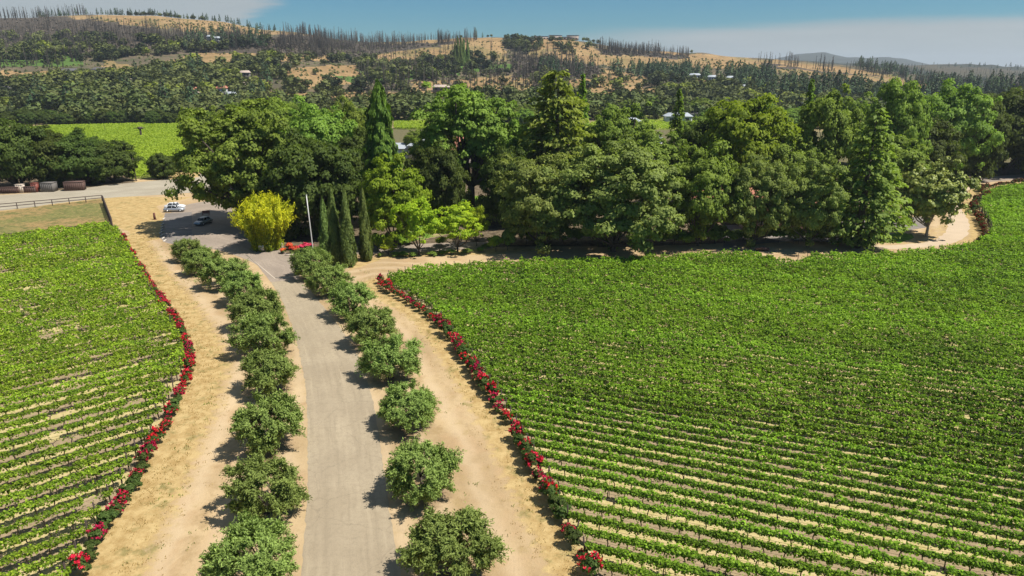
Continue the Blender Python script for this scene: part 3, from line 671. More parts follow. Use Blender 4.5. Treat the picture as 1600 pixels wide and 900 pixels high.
def limbs(acc, Cn, base, r0, seed, n=9, fork=.35, T=.5, lean=0.):
    rg = np.random.default_rng(seed + 99); top = base + .15 * base
    fk = np.array([lean, 0, max(base * .8, .4)])
    tube(acc, [(0, 0, -.2), (lean * .3, 0, fk[2] * .5), fk], [r0 * 1.25, r0, r0 * .9], 8, T)
    sel = Cn[rg.choice(len(Cn), min(n, len(Cn)), replace=False)]
    for c_ in sel:
        m1_ = fk * .62 + c_ * .38 + rg.normal(size=3) * .05 * np.linalg.norm(c_ - fk) + np.array([0, 0, -.05 * np.linalg.norm(c_ - fk)])
        m2_ = fk * .25 + c_ * .75 + rg.normal(size=3) * .04 * np.linalg.norm(c_ - fk)
        tube(acc, [fk - np.array([0, 0, r0 * .4]), m1_, m2_, c_], [r0 * .6, r0 * .42, r0 * .24, r0 * .08], 6, T)
PROT = {}
def proto(key, crown, trunk, h, wd): PROT.setdefault(key, []).append((crown, trunk, h, wd))
def round_proto(key, mat_, bark, R, Ht, base, nl, per, leaf, seeds, **kw):
    r0 = kw.pop('r0', R * .05); nb = kw.pop('nb', 9)
    for s in seeds:
        A = Acc(); Cn = crown_round(A, R, Ht - base, base, nl, per, leaf, s, **kw)
        cm = A.mesh(key + '_crown', [mat_])
        B = Acc(); limbs(B, Cn, base, r0, s, nb); tm = B.mesh(key + '_trunk', [bark], True)
        proto(key, cm, tm, Ht, 2 * R)
round_proto('oak', 'oak', 'bark', 11, 19, 1.8, 300, 150, .52, (1, 2, 3), lump=.15, low=-.9, nb=12, r0=.55)
round_proto('bigoak', 'oak', 'bark', 13, 23, 2.6, 400, 150, .56, (4,), lump=.125, low=-.85, nb=16, r0=.75, irr=.12)
round_proto('elm', 'mid', 'bark', 11, 23, 6.5, 280, 140, .54, (5,), lump=.135, low=-.7, nb=14, r0=.8, irr=.22)
round_proto('greyoak', 'oakgrey', 'bark', 11, 19, 1.6, 380, 140, .44, (6, 7), lump=.125, low=-.95, nb=10, r0=.45)
round_proto('darkoak', 'oakdark', 'bark', 9, 12.5, .4, 260, 130, .48, (8, 9, 10), lump=.16, low=-.95, nb=8, r0=.4)
round_proto('maple', 'bright', 'bark', 8, 15, 1.5, 230, 130, .46, (11, 12), lump=.16, low=-.7, nb=8, r0=.3)
round_proto('park', 'mid', 'bark', 8, 15, .9, 250, 130, .44, (13, 14, 15), lump=.155, low=-.95, nb=10, r0=.32)
round_proto('yellowtree', 'yellow', 'bark', 4.6, 9, 1.1, 95, 62, .36, (16, 17), lump=.17, low=-.6, nb=12, r0=.16, irr=.22)
round_proto('magnolia', 'magnolia', 'palebark', 7, 13, 2.3, 230, 85, .48, (18,), lump=.15, low=-.75, nb=10, r0=.3)
round_proto('shrub', 'mid', 'bark', 2.0, 2.6, .1, 22, 120, .26, (19, 20), lump=.35, low=-.3, nb=5, r0=.06)
round_proto('brightshrub', 'bright', 'bark', 2.0, 2.8, .1, 22, 120, .26, (21, 22), lump=.35, low=-.3, nb=5, r0=.06)
round_proto('sparse', 'brush', 'bark', 7, 13, 2.5, 50, 60, .45, (23,), lump=.3, nb=20, r0=.35)

def conifer(key, mat_, R, Ht, base, levels, seeds, leaf=.6, droop=.25, shape=.85, per=26, tip=0.2, dens=1.):
    for s in seeds:
        rng = np.random.default_rng(s); A = Acc()
        for lv in range(levels):
            f = (lv + rng.uniform(-.3, .3)) / levels; f = min(max(f, 0), .995)
            z0 = base + (Ht - base) * f; Rl = R * ((1 - f) ** shape) * (.55 + .45 * min(1, f * 6)) + tip
            nb = max(4, int((5 + 9 * (1 - f)) * dens))
            for b_ in range(nb):
                a_ = rng.uniform(0, 6.283); Lb = Rl * rng.uniform(.62, 1.12); bt = rng.uniform(.15, .85)
                m_ = int(per * (.35 + Lb / R))
                u_ = rng.uniform(.15, 1, m_) ** .65; w_ = .22 * Lb * (1.1 - u_ * .5)
                ca, sa = math.cos(a_), math.sin(a_); lat = rng.normal(size=m_) * w_ * .8
                C = np.stack([ca * u_ * Lb - sa * lat, sa * u_ * Lb + ca * lat, z0 - droop * u_ ** 1.6 * Lb + rng.normal(size=m_) * .22 + .25 * u_ * leaf], 1)
                Nn = np.stack([np.full(m_, ca * .45), np.full(m_, sa * .45), np.full(m_, .75)], 1) + rdir(rng, m_) * .6
                ax = np.stack([np.full(m_, ca), np.full(m_, sa), np.full(m_, -.2)], 1) + rdir(rng, m_) * .5
                sz = leaf * rng.uniform(.6, 1.3, m_)
                V, Fc = cards(C, Nn, sz * 1.4, sz * .7, rng, ax)
                A.add(V, Fc, np.clip(bt * .6 + .2 * rng.random(m_) + .35 * (u_ > .72), 0, 1))
        B = Acc(); tube(B, [(0, 0, -.2), (0, 0, Ht * .4), (0, 0, Ht * .97)], [R * .09, R * .055, .04], 8)
        proto(key, A.mesh(key + '_crown', [mat_]), B.mesh(key + '_trunk', ['bark'], True), Ht, 2 * R)
conifer('redwood', 'redwood', 9, 30, 2., 38, (32,), leaf=.75, droop=.16, shape=.40, per=30)
conifer('pine', 'pine', 8, 24, 1.5, 28, (33,), leaf=.65, droop=.1, shape=.6, per=28)
conifer('fir', 'cedar', 3.6, 20, 2., 30, (34,), leaf=.5, droop=.22, shape=.8, per=14)
def cypress(key, mat_, R, Ht, seeds, cnt=9000, leaf=.34, pw=.62, lum=1.):
    for s in seeds:
        rng = np.random.default_rng(s); A = Acc(); m_ = cnt
        f = rng.random(m_) ** .9; a_ = rng.uniform(0, 6.283, m_)
        prof = np.minimum(1, (f * 8 + .5) ** .5) * np.clip(1 - f, 0, 1) ** pw
        r = R * prof * (1 + .30 * (lum - 1) * (vnoise(a_ * 2.8, f * 24, s) - .5) + .16 * np.sin(a_ * 3 + f * 9 + s) + .12 * np.sin(a_ * 5 - f * 23)) * rng.uniform(.75, 1.06, m_)
        C = np.stack([np.cos(a_) * r, np.sin(a_) * r, .25 + f * (Ht - .4)], 1)
        Nn = np.stack([np.cos(a_), np.sin(a_), np.full(m_, .35)], 1) + rdir(rng, m_) * .5
        ax = np.stack([np.cos(a_) * .25, np.sin(a_) * .25, np.ones(m_)], 1) + rdir(rng, m_) * .25
        sz = leaf * rng.uniform(.6, 1.3, m_); V, Fc = cards(C, Nn, sz * 1.7, sz * .6, rng, ax)
        A.add(V, Fc, np.clip(rng.random(m_) * .6 + .35 * vnoise(f * 14, a_ * 2, s), 0, 1))
        B = Acc(); tube(B, [(0, 0, -.2), (0, 0, Ht * .5), (0, 0, Ht * .9)], [R * .12, R * .07, .02], 6)
        proto(key, A.mesh(key + '_crown', [mat_]), B.mesh(key + '_trunk', ['bark'], True), Ht, 2 * R)
cypress('cypress', 'cypress', 1.5, 13, (41, 42, 43))
cypress('cedar', 'cedar', 4.2, 28, (44,), 30000, .55, .58, 4.6)
# bamboo
rng = np.random.default_rng(50); A = Acc(); B = Acc()
for k in range(190):
    a_ = rng.uniform(0, 6.283); rb = rng.uniform(0, 1) ** .5; Hb = rng.uniform(8, 12) * (1 - .28 * rb); out_ = rb * rng.uniform(2.2, 3.6) + .4
    x0, y0 = math.cos(a_) * rb * 2.6, math.sin(a_) * rb * 2.6
    s_ = np.linspace(0, 1, 9); lean = out_ * s_ ** 2.1
    pts = np.stack([x0 + math.cos(a_) * lean, y0 + math.sin(a_) * lean, Hb * s_ * (1 - .12 * s_ ** 3)], 1)
    if k % 3 == 0: tube(B, pts, np.linspace(.05, .012, 9), 4)
    m_ = 150; f = rng.uniform(.06 if rb > .7 else .3, 1, m_); i_ = np.clip(f * 8, 0, 7.99); j = i_.astype(int); w_ = (i_ - j)[:, None]
    C = pts[j] * (1 - w_) + pts[np.minimum(j + 1, 8)] * w_ + rng.normal(size=(m_, 3)) * .24 * np.array([1, 1, 1.3])
    Nn = rdir(rng, m_) * .7 + np.array([math.cos(a_) * .4, math.sin(a_) * .4, .55]); ax = np.array([math.cos(a_) * .4, math.sin(a_) * .4, .9]) + rdir(rng, m_) * .55
    sz = rng.uniform(.28, .6, m_); V, Fc = cards(C, Nn, sz * 1.6, sz * .34, rng, ax)
    A.add(V, Fc, np.clip(rng.random() * .55 + .55 * f + .2 * (rng.random(m_) - .5) - .12, 0, 1))
proto('bamboo', A.mesh('bamboo_crown', ['bamboo']), B.mesh('bamboo_culm', ['yellow']), 11.3, 12.2)
# olives
for s in (61, 62, 63, 64, 65):
    rng = np.random.default_rng(s); A = Acc(); nl = 78
    D = rdir(rng, nl * 3); D = D[D[:, 2] > -.8][:nl]; rad = rng.uniform(.35, 1, len(D)) ** .5
    wob = 1 + .10 * np.sin(2 * np.arctan2(D[:, 1], D[:, 0]) + s) + .08 * np.sin(5 * np.arctan2(D[:, 1], D[:, 0]) + s * 2)
    Cn = D * (rad * wob)[:, None] * np.array([2.35, 2.35, 1.5]) + np.array([0, 0, 2.15]) + rng.normal(size=(len(D), 3)) * .12
    for c_, dd in zip(Cn, D):
        r_ = rng.uniform(.5, .9); lobe_t = rng.random()
        for q in range(12):                       # sprays: twigs radiating out and up
            ax0 = norm(dd * .8 + rng.normal(size=3) * .6 + np.array([0, 0, .45])); L_ = r_ * rng.uniform(.6, 1.5); m_ = 34
            u_ = rng.random(m_); C = c_ + ax0 * (u_ * L_)[:, None] + rng.normal(size=(m_, 3)) * .09 - np.array([0, 0, .2]) * (u_ ** 2)[:, None] * L_
            ax = ax0 + rdir(rng, m_) * .7; Nn = rdir(rng, m_) * .7 + np.array([0, 0, .5]) + dd * .4
            sz = rng.uniform(.10, .20, m_); V, Fc = cards(C, Nn, sz * 1.6, sz * .48, rng, ax, .1)
            A.add(V, Fc, np.clip(.1 + .3 * lobe_t + .45 * rng.random(m_) + .2 * u_, 0, 1))
    B = Acc()
    for q in range(3):
        e = rng.normal(size=2) * .22; tube(B, [(e[0] * .4, e[1] * .4, -.1), (e[0], e[1], .5), (e[0] * 2.2, e[1] * 2.2, 1.2)], [.17, .12, .09], 6)
        for c_ in Cn[rng.choice(len(Cn), 5, replace=False)]:
            st = np.array([e[0] * 2.2, e[1] * 2.2, 1.1]); tube(B, [st, st * .5 + c_ * .5 + rng.normal(size=3) * .1, c_], [.075, .045, .015], 4)
    proto('olive', A.mesh('olive_crown', ['olive']), B.mesh('olive_trunk', ['bark']), 4.2, 5.9)
random.seed(4)
def plant(kind, X, Y, h, wd, name, label, cat, group=None, v=None, rz=None, z=0., lean=0.):
    pr = PROT[kind]; cr, tr, h0, w0 = pr[(random.randrange(len(pr)) if v is None else v) % len(pr)]
    e = empty(name, (X, Y, z), random.uniform(0, 6.28) if rz is None else rz, (wd / w0, wd / w0, h / h0)); 
    link('crown', cr, e); link('trunk', tr, e)
    return tag(e, label, cat, group)
def T(kind, x, yb, yt, wpx, name, label, cat='tree', group=None, v=None, rz=None):
    X, Y = G(x, yb); _, top = P(x, yt, Y); fwd = Y * CP - (top * .5 - H) * SP
    return plant(kind, X, Y, top, wpx * fwd / F, name, label, cat, group, v, rz)
# ---- olives along the drive (crown centres seen at about 2.2 m above the ground)
OL = [(396, 880, 168), (412, 765, 130), (420, 668, 114), (419, 585, 104), (412, 528, 92), (403, 487, 84), (379, 452, 80), (351, 430, 74), (314, 409, 62), (292, 390, 52)]
OR = [(706, 860, 158), (662, 738, 114), (635, 638, 98), (612, 565, 98), (580, 513, 78), (549, 473, 78), (514, 440, 66), (486, 415, 62)]
for nm, L_, sd_ in (('left', OL, 'left'), ('right', OR, 'right')):
    pts = [G(x, y, 2.0) for x, y, w_ in L_]
    print(nm, [(round(a, 1), round(b, 1)) for a, b in pts])
    for i, (x, y, w_) in enumerate(L_):
        X, Y = pts[i]; fwd = Y * CP + (H - 2) * SP
        wd = w_ * fwd / F * ((.96 if nm == 'left' else 1.02) + .07 * math.sin(i * 2.3 + len(nm)))
        plant('olive', X, Y, min(5.0, max(3.5, wd * (.74 + .05 * math.sin(i * 3.1)))), wd, 'olive_tree', 'grey-green olive tree %s of the driveway, %s in its row counted from the camera' % (sd_, ordinal(i)), 'olive tree', 'olive trees lining the driveway', v=i + (3 if nm == 'right' else 0), rz=i * 1.7)

# ---- the belt of big trees
T('bigoak', 390, 352, 163, 188, 'valley_oak', 'huge spreading oak over the car park left of the yellow bamboo', rz=.4)
T('darkoak', 500, 366, 222, 156, 'evergreen_tree', 'dark dense evergreen tree behind the four narrow cypresses', v=0)
T('bamboo', 418, 389, 288, 100, 'bamboo_clump', 'bright yellow clump of bamboo at the edge of the car park', 'bamboo', rz=1.)
T('cypress', 511, 404, 308, 22, 'cypress_tree', 'narrow cypress nearest the flagpole, leftmost and shortest of the cypresses', 'cypress', 'narrow cypresses by the garden corner', v=0)
T('cypress', 526, 413, 289, 24, 'cypress_tree', 'narrow cypress second from the left beside the driveway corner', 'cypress', 'narrow cypresses by the garden corner', v=1)
T('cypress', 546, 416, 290, 25, 'cypress_tree', 'narrow cypress third from the left, next to the gap before the last cypress', 'cypress', 'narrow cypresses by the garden corner', v=2)
T('cypress', 573, 407, 290, 22, 'cypress_tree', 'lone narrow cypress standing rightmost of the cypresses by the garden path', 'cypress', 'narrow cypresses by the garden corner', v=0, rz=2)
T('maple', 616, 383, 246, 104, 'broadleaf_tree', 'round bright green tree behind the narrow cypresses', v=0)
T('yellowtree', 655, 398, 308, 76, 'small_tree', 'small yellow-green tree on the garden path, left of its twin', v=0)
T('yellowtree', 715, 393, 316, 82, 'small_tree', 'small yellow-green tree on the garden path, right of its twin', v=1)
T('yellowtree', 745, 384, 322, 44, 'small_tree', 'small yellow-green tree leaning over the path beside the dark grove', v=0, rz=2)
T('yellowtree', 607, 399, 372, 26, 'sapling', 'little green sapling by the garden path near the last cypress', 'sapling', v=1, rz=1)
T('cedar', 602, 350, 126, 66, 'cedar_tree', 'tall pointed dark cedar standing above all trees behind the bright round tree', v=0)
T('elm', 737, 330, 140, 158, 'broadleaf_tree', 'large tree with a bare forked trunk standing on the garden lawn', v=0, rz=1.)
T('redwood', 868, 342, 108, 150, 'redwood_tree', 'tall broad redwood with olive-brown foliage above the middle of the grove', rz=1)
T('greyoak', 958, 393, 222, 205, 'live_oak', 'largest grey-green oak spreading at the edge of the right vineyard', v=0, rz=.5)
T('greyoak', 842, 388, 248, 150, 'live_oak', 'grey-green oak between the small yellow-green trees and the largest oak', v=1, rz=2.2)
T('park', 1090, 384, 226, 118, 'broadleaf_tree', 'mid-green tree directly right of the largest grey-green oak', v=0)
T('greyoak', 1178, 384, 246, 108, 'live_oak', 'pale grey-green oak in front of the hidden tiled building', v=0, rz=3)
T('greyoak', 1262, 386, 252, 112, 'live_oak', 'oak with dark leaning trunk in front of the white notice board', v=1, rz=4.6)
T('pine', 1338, 386, 168, 152, 'deodar_tree', 'tall layered conifer beside the small patch of lawn', v=0)
T('magnolia', 1447, 370, 254, 102, 'magnolia_tree', 'magnolia with pale glossy leaves and white trunk at the bend of the dirt track', v=0)
T('maple', 1152, 330, 148, 150, 'sycamore_tree', 'big bright green tree rising behind the grove left of the pointed conifer', v=1)
T('park', 1278, 325, 140, 110, 'broadleaf_tree', 'tall mid-green tree behind the deodar', v=1)
T('fir', 1247, 300, 120, 44, 'fir_tree', 'pointed dark fir tip above the bright green tree', rz=1)
T('fir', 1051, 300, 136, 46, 'fir_tree', 'narrow dark fir in the gap with the far white roofs', rz=2)
T('fir', 905, 310, 112, 50, 'fir_tree', 'narrow fir beside the tall redwood', rz=4)
T('oak', 1382, 310, 132, 100, 'oak_tree', 'grey-branched oak behind the deodar at the skyline', v=1)
T('oak', 1468, 284, 132, 120, 'oak_tree', 'rounded oak behind the magnolia in the right grove', v=2)
T('darkoak', 1568, 270, 140, 150, 'oak_tree', 'dark oak at the right edge above the upper road', v=1)
T('darkoak', 1505, 280, 150, 105, 'oak_tree', 'dark oak standing between the magnolia and the right edge', v=2)
T('darkoak', 1650, 268, 150, 130, 'oak_tree', 'dark oak cut by the right border of the photo', v=0)
T('oak', 505, 318, 162, 130, 'oak_tree', 'oak behind the dark evergreen, left of the tall cedar', v=0)
T('oak', 432, 300, 160, 110, 'oak_tree', 'oak seen behind the right half of the huge car park oak', v=1)
T('oak', 548, 300, 158, 80, 'oak_tree', 'oak crown touching the left side of the tall cedar', v=2)
T('darkoak', 572, 326, 205, 90, 'oak_tree', 'dark oak below the tall cedar', v=1)
T('darkoak', 690, 345, 225, 92, 'oak_tree', 'dark tree left of the forked trunk on the garden lawn', v=1)
T('darkoak', 795, 352, 232, 90, 'oak_tree', 'dark tree right of the forked trunk on the garden lawn', v=2)
T('park', 672, 318, 212, 80, 'broadleaf_tree', 'green tree filling the space between the tall cedar and the forked tree', v=2)
T('elm', 955, 318, 168, 100, 'broadleaf_tree', 'green tree right of the tall redwood', v=0, rz=3)
T('park', 1010, 325, 205, 110, 'broadleaf_tree', 'low green tree behind the largest grey-green oak', v=0)
T('darkoak', 1100, 320, 190, 90, 'oak_tree', 'dark tree behind the mid-green tree right of the largest oak', v=0)
T('park', 1215, 335, 215, 110, 'broadleaf_tree', 'green tree between the two grey-green oaks and the bright tree', v=1)
T('park', 1385, 335, 220, 110, 'broadleaf_tree', 'green tree between the deodar and the magnolia', v=2)
T('darkoak', 1420, 305, 190, 120, 'oak_tree', 'dark oak filling the shade behind the magnolia', v=1)
T('oak', 790, 325, 190, 110, 'oak_tree', 'oak between the forked tree and the tall redwood', v=0, rz=1)
T('sparse', 805, 318, 205, 60, 'bare_tree', 'pale bare-twigged tree right of the forked tree', rz=1)
for i, (x, yb, yt, w_, v_) in enumerate([(1540, 262, 148, 90, 0), (1590, 258, 150, 90, 1), (1440, 262, 150, 90, 2), (1330, 258, 152, 90, 0), (470, 258, 165, 80, 1), (340, 258, 172, 80, 0), (990, 252, 190, 60, 1), (1090, 252, 182, 70, 2), (1190, 252, 170, 80, 0), (650, 246, 205, 40, 1), (860, 246, 190, 60, 1), (765, 246, 195, 60, 0), (1640, 262, 150, 90, 2), (1700, 280, 160, 110, 1)]):
    T('oak', x, yb, yt, w_, 'oak_tree', 'oak crown in the back rank of the wooded belt, mostly hidden by nearer trees', 'tree', 'oaks in the back rank of the wooded belt', v=v_)
# left cluster beyond the road
for i, (x, yb, yt, w_, lb) in enumerate([(-40, 296, 182, 130, 'dark oak cut by the left border of the photo beyond the road'), (30, 294, 190, 110, 'dark oak above the low brick-red fence at far left'), (85, 290, 208, 90, 'dark oak behind the red box by the road'),
                                    (130, 288, 212, 90, 'dark oak above the rust-brown container'), (178, 284, 222, 82, 'dark oak at the right end of the clump beyond the road'), (60, 268, 196, 90, 'dark oak in the back of the clump beyond the road'),
                                    (150, 272, 215, 80, 'dark oak in the back of the clump near the bright far vineyard')]):
    T('darkoak', x, yb, yt, w_, 'oak_tree', lb, 'tree', 'dark oaks beyond the road at left', v=i)
T('darkoak', 255, 279, 240, 44, 'small_oak', 'small dark tree standing alone between the road and the bright vineyard', v=2)
T('darkoak', 283, 268, 242, 26, 'small_oak', 'tiny dark tree right of the lone small oak by the vineyard', v=1)
# garden shrubs
for i, (x, yb, yt, w_, k_) in enumerate([(590, 392, 362, 26, 'brightshrub'), (622, 386, 363, 26, 'brightshrub'), (640, 382, 368, 20, 'shrub'), (702, 330, 310, 34, 'brightshrub'), (725, 335, 318, 24, 'brightshrub'), (775, 393, 368, 26, 'brightshrub'),
                                    (793, 391, 360, 26, 'shrub'), (690, 384, 370, 20, 'brightshrub'), (540, 400, 385, 20, 'shrub'), (665, 345, 330, 22, 'brightshrub'), (620, 352, 335, 20, 'shrub')]):
    T(k_, x, yb, yt, w_, 'garden_shrub', 'leafy green shrub in the garden bed beside the path', 'shrub', 'shrubs in the garden beds', v=i)
for i, (x, yb, w_) in enumerate([(618, 401, 14), (630, 400, 18), (676, 400, 16), (690, 398, 14), (705, 397, 16), (730, 396, 18), (752, 393, 16), (760, 388, 14), (594, 402, 9), (646, 401, 12)]):
    T('shrub', x, yb, yb - 7, w_, 'low_shrub', 'low dark-green bush along the lower edge of the garden path', 'shrub', 'low bushes along the garden path', v=i)
for i in range(26):
    x = 800 + i * 21 + random.uniform(-5, 5)
    T('shrub', x, 383 - (i > 14) * 3 + random.uniform(-6, 0), 352 + random.uniform(-8, 8), random.uniform(26, 44), 'understorey_bush', 'dark bush in the shade under the oaks beside the vineyard', 'shrub', 'understorey bushes under the grove', v=i)

# ---- roses
RP = []
for s in range(5):
    rng = np.random.default_rng(70 + s); A = Acc(); Cn = crown_round(A, .55, 1.05, .12, 14, 70, .13, 70 + s, lump=.42, low=-.4)
    fm = A.mesh('rose_foliage', ['rosefol'])
    bl = []
    for mt in ('rose', 'rosedark'):
        A = Acc()
        for k in range(24 - 3 * s):
            d = norm(rng.normal(size=3)); d[2] = abs(d[2]) * .9 + .05; c_ = d * np.array([.56, .56, .62]) * rng.uniform(.8, 1.1) + np.array([0, 0, .62]); m_ = 9
            C = c_ + rng.normal(size=(m_, 3)) * .055; V, Fc = cards(C, rdir(rng, m_) + d * .6, rng.uniform(.10, .17, m_), rng.uniform(.10, .15, m_), rng); A.add(V, Fc, rng.random(m_))
        bl.append(A.mesh('rose_blossoms', [mt]))
    RP.append((fm, bl))
def roses(pl, step, dark, lab_near, lab_far, grp, seed, nn_=14, sc_=1.):
    q = resample(pl, step); rg = random.Random(seed)
    i = -1
    for (x, y) in q:
        if project(x, y, .6)[1] > 903 or rg.random() < .04: continue
        i += 1; k_ = rg.uniform(.65, 1.2)
        e = empty('rose_bush', (x + rg.uniform(-.15, .15), y + rg.uniform(-.15, .15), 0), rg.uniform(0, 6.28), (k_ * sc_,) * 2 + (k_ * rg.uniform(.85, 1.25) * sc_,))
        fm, bl = RP[rg.randrange(5)]; link('foliage', fm, e); 
        if rg.random() < .86: link('blossoms', bl[1 if dark else 0], e)
        tag(e, lab_near % ordinal(i) if lab_near else lab_far, 'rose bush', grp)
roses(ROSE_R, 1.36, False, 'red rose bush edging the right vineyard, %s counted up from the lower edge', None, 'rose bushes edging the right vineyard', 1, sc_=1.15)
roses(ROSE_L, 1.22, False, 'crimson rose bush edging the left vineyard, %s counted up from the lower edge', None, 'rose bushes edging the left vineyard', 2)
roses(ROSE_U, 1.5, True, None, 'dark red rose bush beside the dirt track at the upper right bend', 'dark rose bushes at the upper right bend', 3, sc_=1.25)

# ---- loose dry grass and weeds
def tufts(name, n, mname, seed, fn, hgt, lab):
    rng = np.random.default_rng(seed); X = rng.uniform(-75, 40, n * 6); Y = rng.uniform(33, 150, n * 6)
    pr = fn(X, Y); ok = rng.random(len(X)) < pr; X = X[ok][:n]; Y = Y[ok][:n]; m_ = len(X); k = 5
    X = np.repeat(X, k) + rng.normal(size=m_ * k) * .12; Y = np.repeat(Y, k) + rng.normal(size=m_ * k) * .12; h_ = hgt * rng.uniform(.5, 1.3, m_ * k)
    ax = rdir(rng, m_ * k) * .6 + np.array([0, 0, 1.]); Nn = rdir(rng, m_ * k) * np.array([1, 1, .3])
    V, Fc = cards(np.stack([X, Y, h_ * .4], 1), Nn, h_, h_ * .35, rng, ax, .1)
    tag(link(name, mk_mesh(name, V, Fc, [mname], rng.random(m_ * k))), lab, 'grass', kind='stuff')
def d_of(pl): return lambda X, Y: dist_poly(X, Y, pl, 9)
def f_gold(X, Y):
    a = np.clip(1 - (d_of(ROSE_R)(X, Y)) / 4.0, 0, 1) * ~inpoly(X, Y, V_R); b_ = np.clip(1 - d_of(ROSE_L)(X, Y) / 6.0, 0, 1) * ~inpoly(X, Y, V_L)
    return np.maximum(np.maximum(a, b_), inpoly(X, Y, GP) * .6) * (fbm(X / 1.5, Y / 1.5, 4) > .42)
tufts('dry_grass', 16000, 'drygrass', 81, f_gold, .12, 'golden dry grass tufts on the verges beside the rose hedges')
def f_weed(X, Y):
    a = (d_of(ROSE_R)(X, Y) < 9) * ~inpoly(X, Y, V_R); b_ = (d_of(ROSE_L)(X, Y) < 11) * ~inpoly(X, Y, V_L)
    return (a | b_ | inpoly(X, Y, GP)) * (fbm(X / 2.2, Y / 2.2, 14) > .60) * .7
tufts('weeds', 3500, 'weed', 82, f_weed, .17, 'small green weeds scattered on the dirt strips')

# ------------------------------------------------------------------ buildings
def house(X, Y, z, L_, W_, hw, rh, rz, wall, roof, name, label, cat='house', group=None, hip=.25, nwin=3):
    e = empty(name, (X, Y, z), rz); A = Acc(); box(A, (0, 0, hw / 2 - 1), (L_, W_, hw + 2)); link('wall', A.mesh('wall', [wall]), e)
    A = Acc(); o = .5; x, y = L_ / 2 + o, W_ / 2 + o; hx = x * (1 - hip * 2 * W_ / L_ if hip else 1); hx = max(hx, .3)
    v = [(-x, -y, hw), (x, -y, hw), (x, y, hw), (-x, y, hw), (-hx, 0, hw + rh), (hx, 0, hw + rh)]
    A.add(v, np.array([(0, 1, 5, 4), (2, 3, 4, 5), (3, 0, 4, 4), (1, 2, 5, 5)])); 
    box(A, (0, 0, hw - .12), (2 * x, 2 * y, .22)); link('roof', A.mesh('roof', [roof]), e)
    for i in range(nwin):
        A = Acc(); xx = (i - (nwin - 1) / 2) * L_ / (nwin + .3); box(A, (xx, -W_ / 2 - .02, hw * .55), (L_ / nwin * .45, .12, hw * .4)); link('window', A.mesh('window', ['glass']), e)
    A = Acc(); box(A, (L_ * .5 / nwin * (nwin % 2 == 0), -W_ / 2 - .03, hw * .2), (.9, .1, hw * .38)); link('door', A.mesh('door', ['wood']), e)
    return tag(e, label, cat, group)
def fix_tri(): pass
def B_(x, yb, Y, L_, W_, hw, rh, rz, *a, **k):
    X, z = P(x, yb, Y); z = 0. if Y < 430 else float(zt(X, Y)); return house(X, Y, z, L_, W_, hw, rh, rz, *a, **k)
B_(600, 0, 262, 26, 12, 4, 1.5, .1, 'whitepaint', 'paleroof', 'winery_building', 'white building with pale metal roof left and right of the tall cedar', 'building')
B_(666, 0, 262, 16, 12, 5, 2, 0, 'stucco', 'paleroof', 'winery_building', 'white-roofed building between the tall cedar and the forked tree', 'building')
B_(745, 0, 232, 30, 14, 7, 3.5, .05, 'stucco', 'tile', 'villa', 'cream villa with red clay tile roof behind the forked tree', 'building', nwin=5)
B_(985, 0, 292, 30, 12, 5, 1.5, 0, 'whitepaint', 'paleroof', 'winery_building', 'long white building with pale blue-grey roof behind the largest oak', 'building')
B_(1055, 0, 215, 14, 9, 5, 2, 0, 'whitepaint', 'tanroof', 'cottage', 'small white cottage behind the narrow dark fir', 'house')
B_(1165, 0, 150, 16, 9, 5, 2.5, .1, 'pinkstucco', 'tile', 'house', 'tiled house hidden behind the pale oak right of the mid-green tree', 'house')
B_(1262, 0, 140, 16, 9, 4.6, 2.5, -.05, 'pinkstucco', 'tile', 'house', 'pink stucco house under the oak with the leaning trunk', 'house')
B_(989, 0, 400, 14, 10, 4, 2, .2, 'greywall', 'paleroof', 'barn', 'grey-roofed barn at the left end of the far green strip', 'barn')
B_(1072, 0, 440, 16, 9, 4, 2, 0, 'whitepaint', 'paleroof', 'farm_building', 'white farm building beyond the far green strip, left one', 'barn')
B_(1086, 0, 455, 14, 9, 4, 2, 0, 'whitepaint', 'darkroof', 'farm_building', 'farm building with dark roof beyond the far green strip, right one', 'barn')
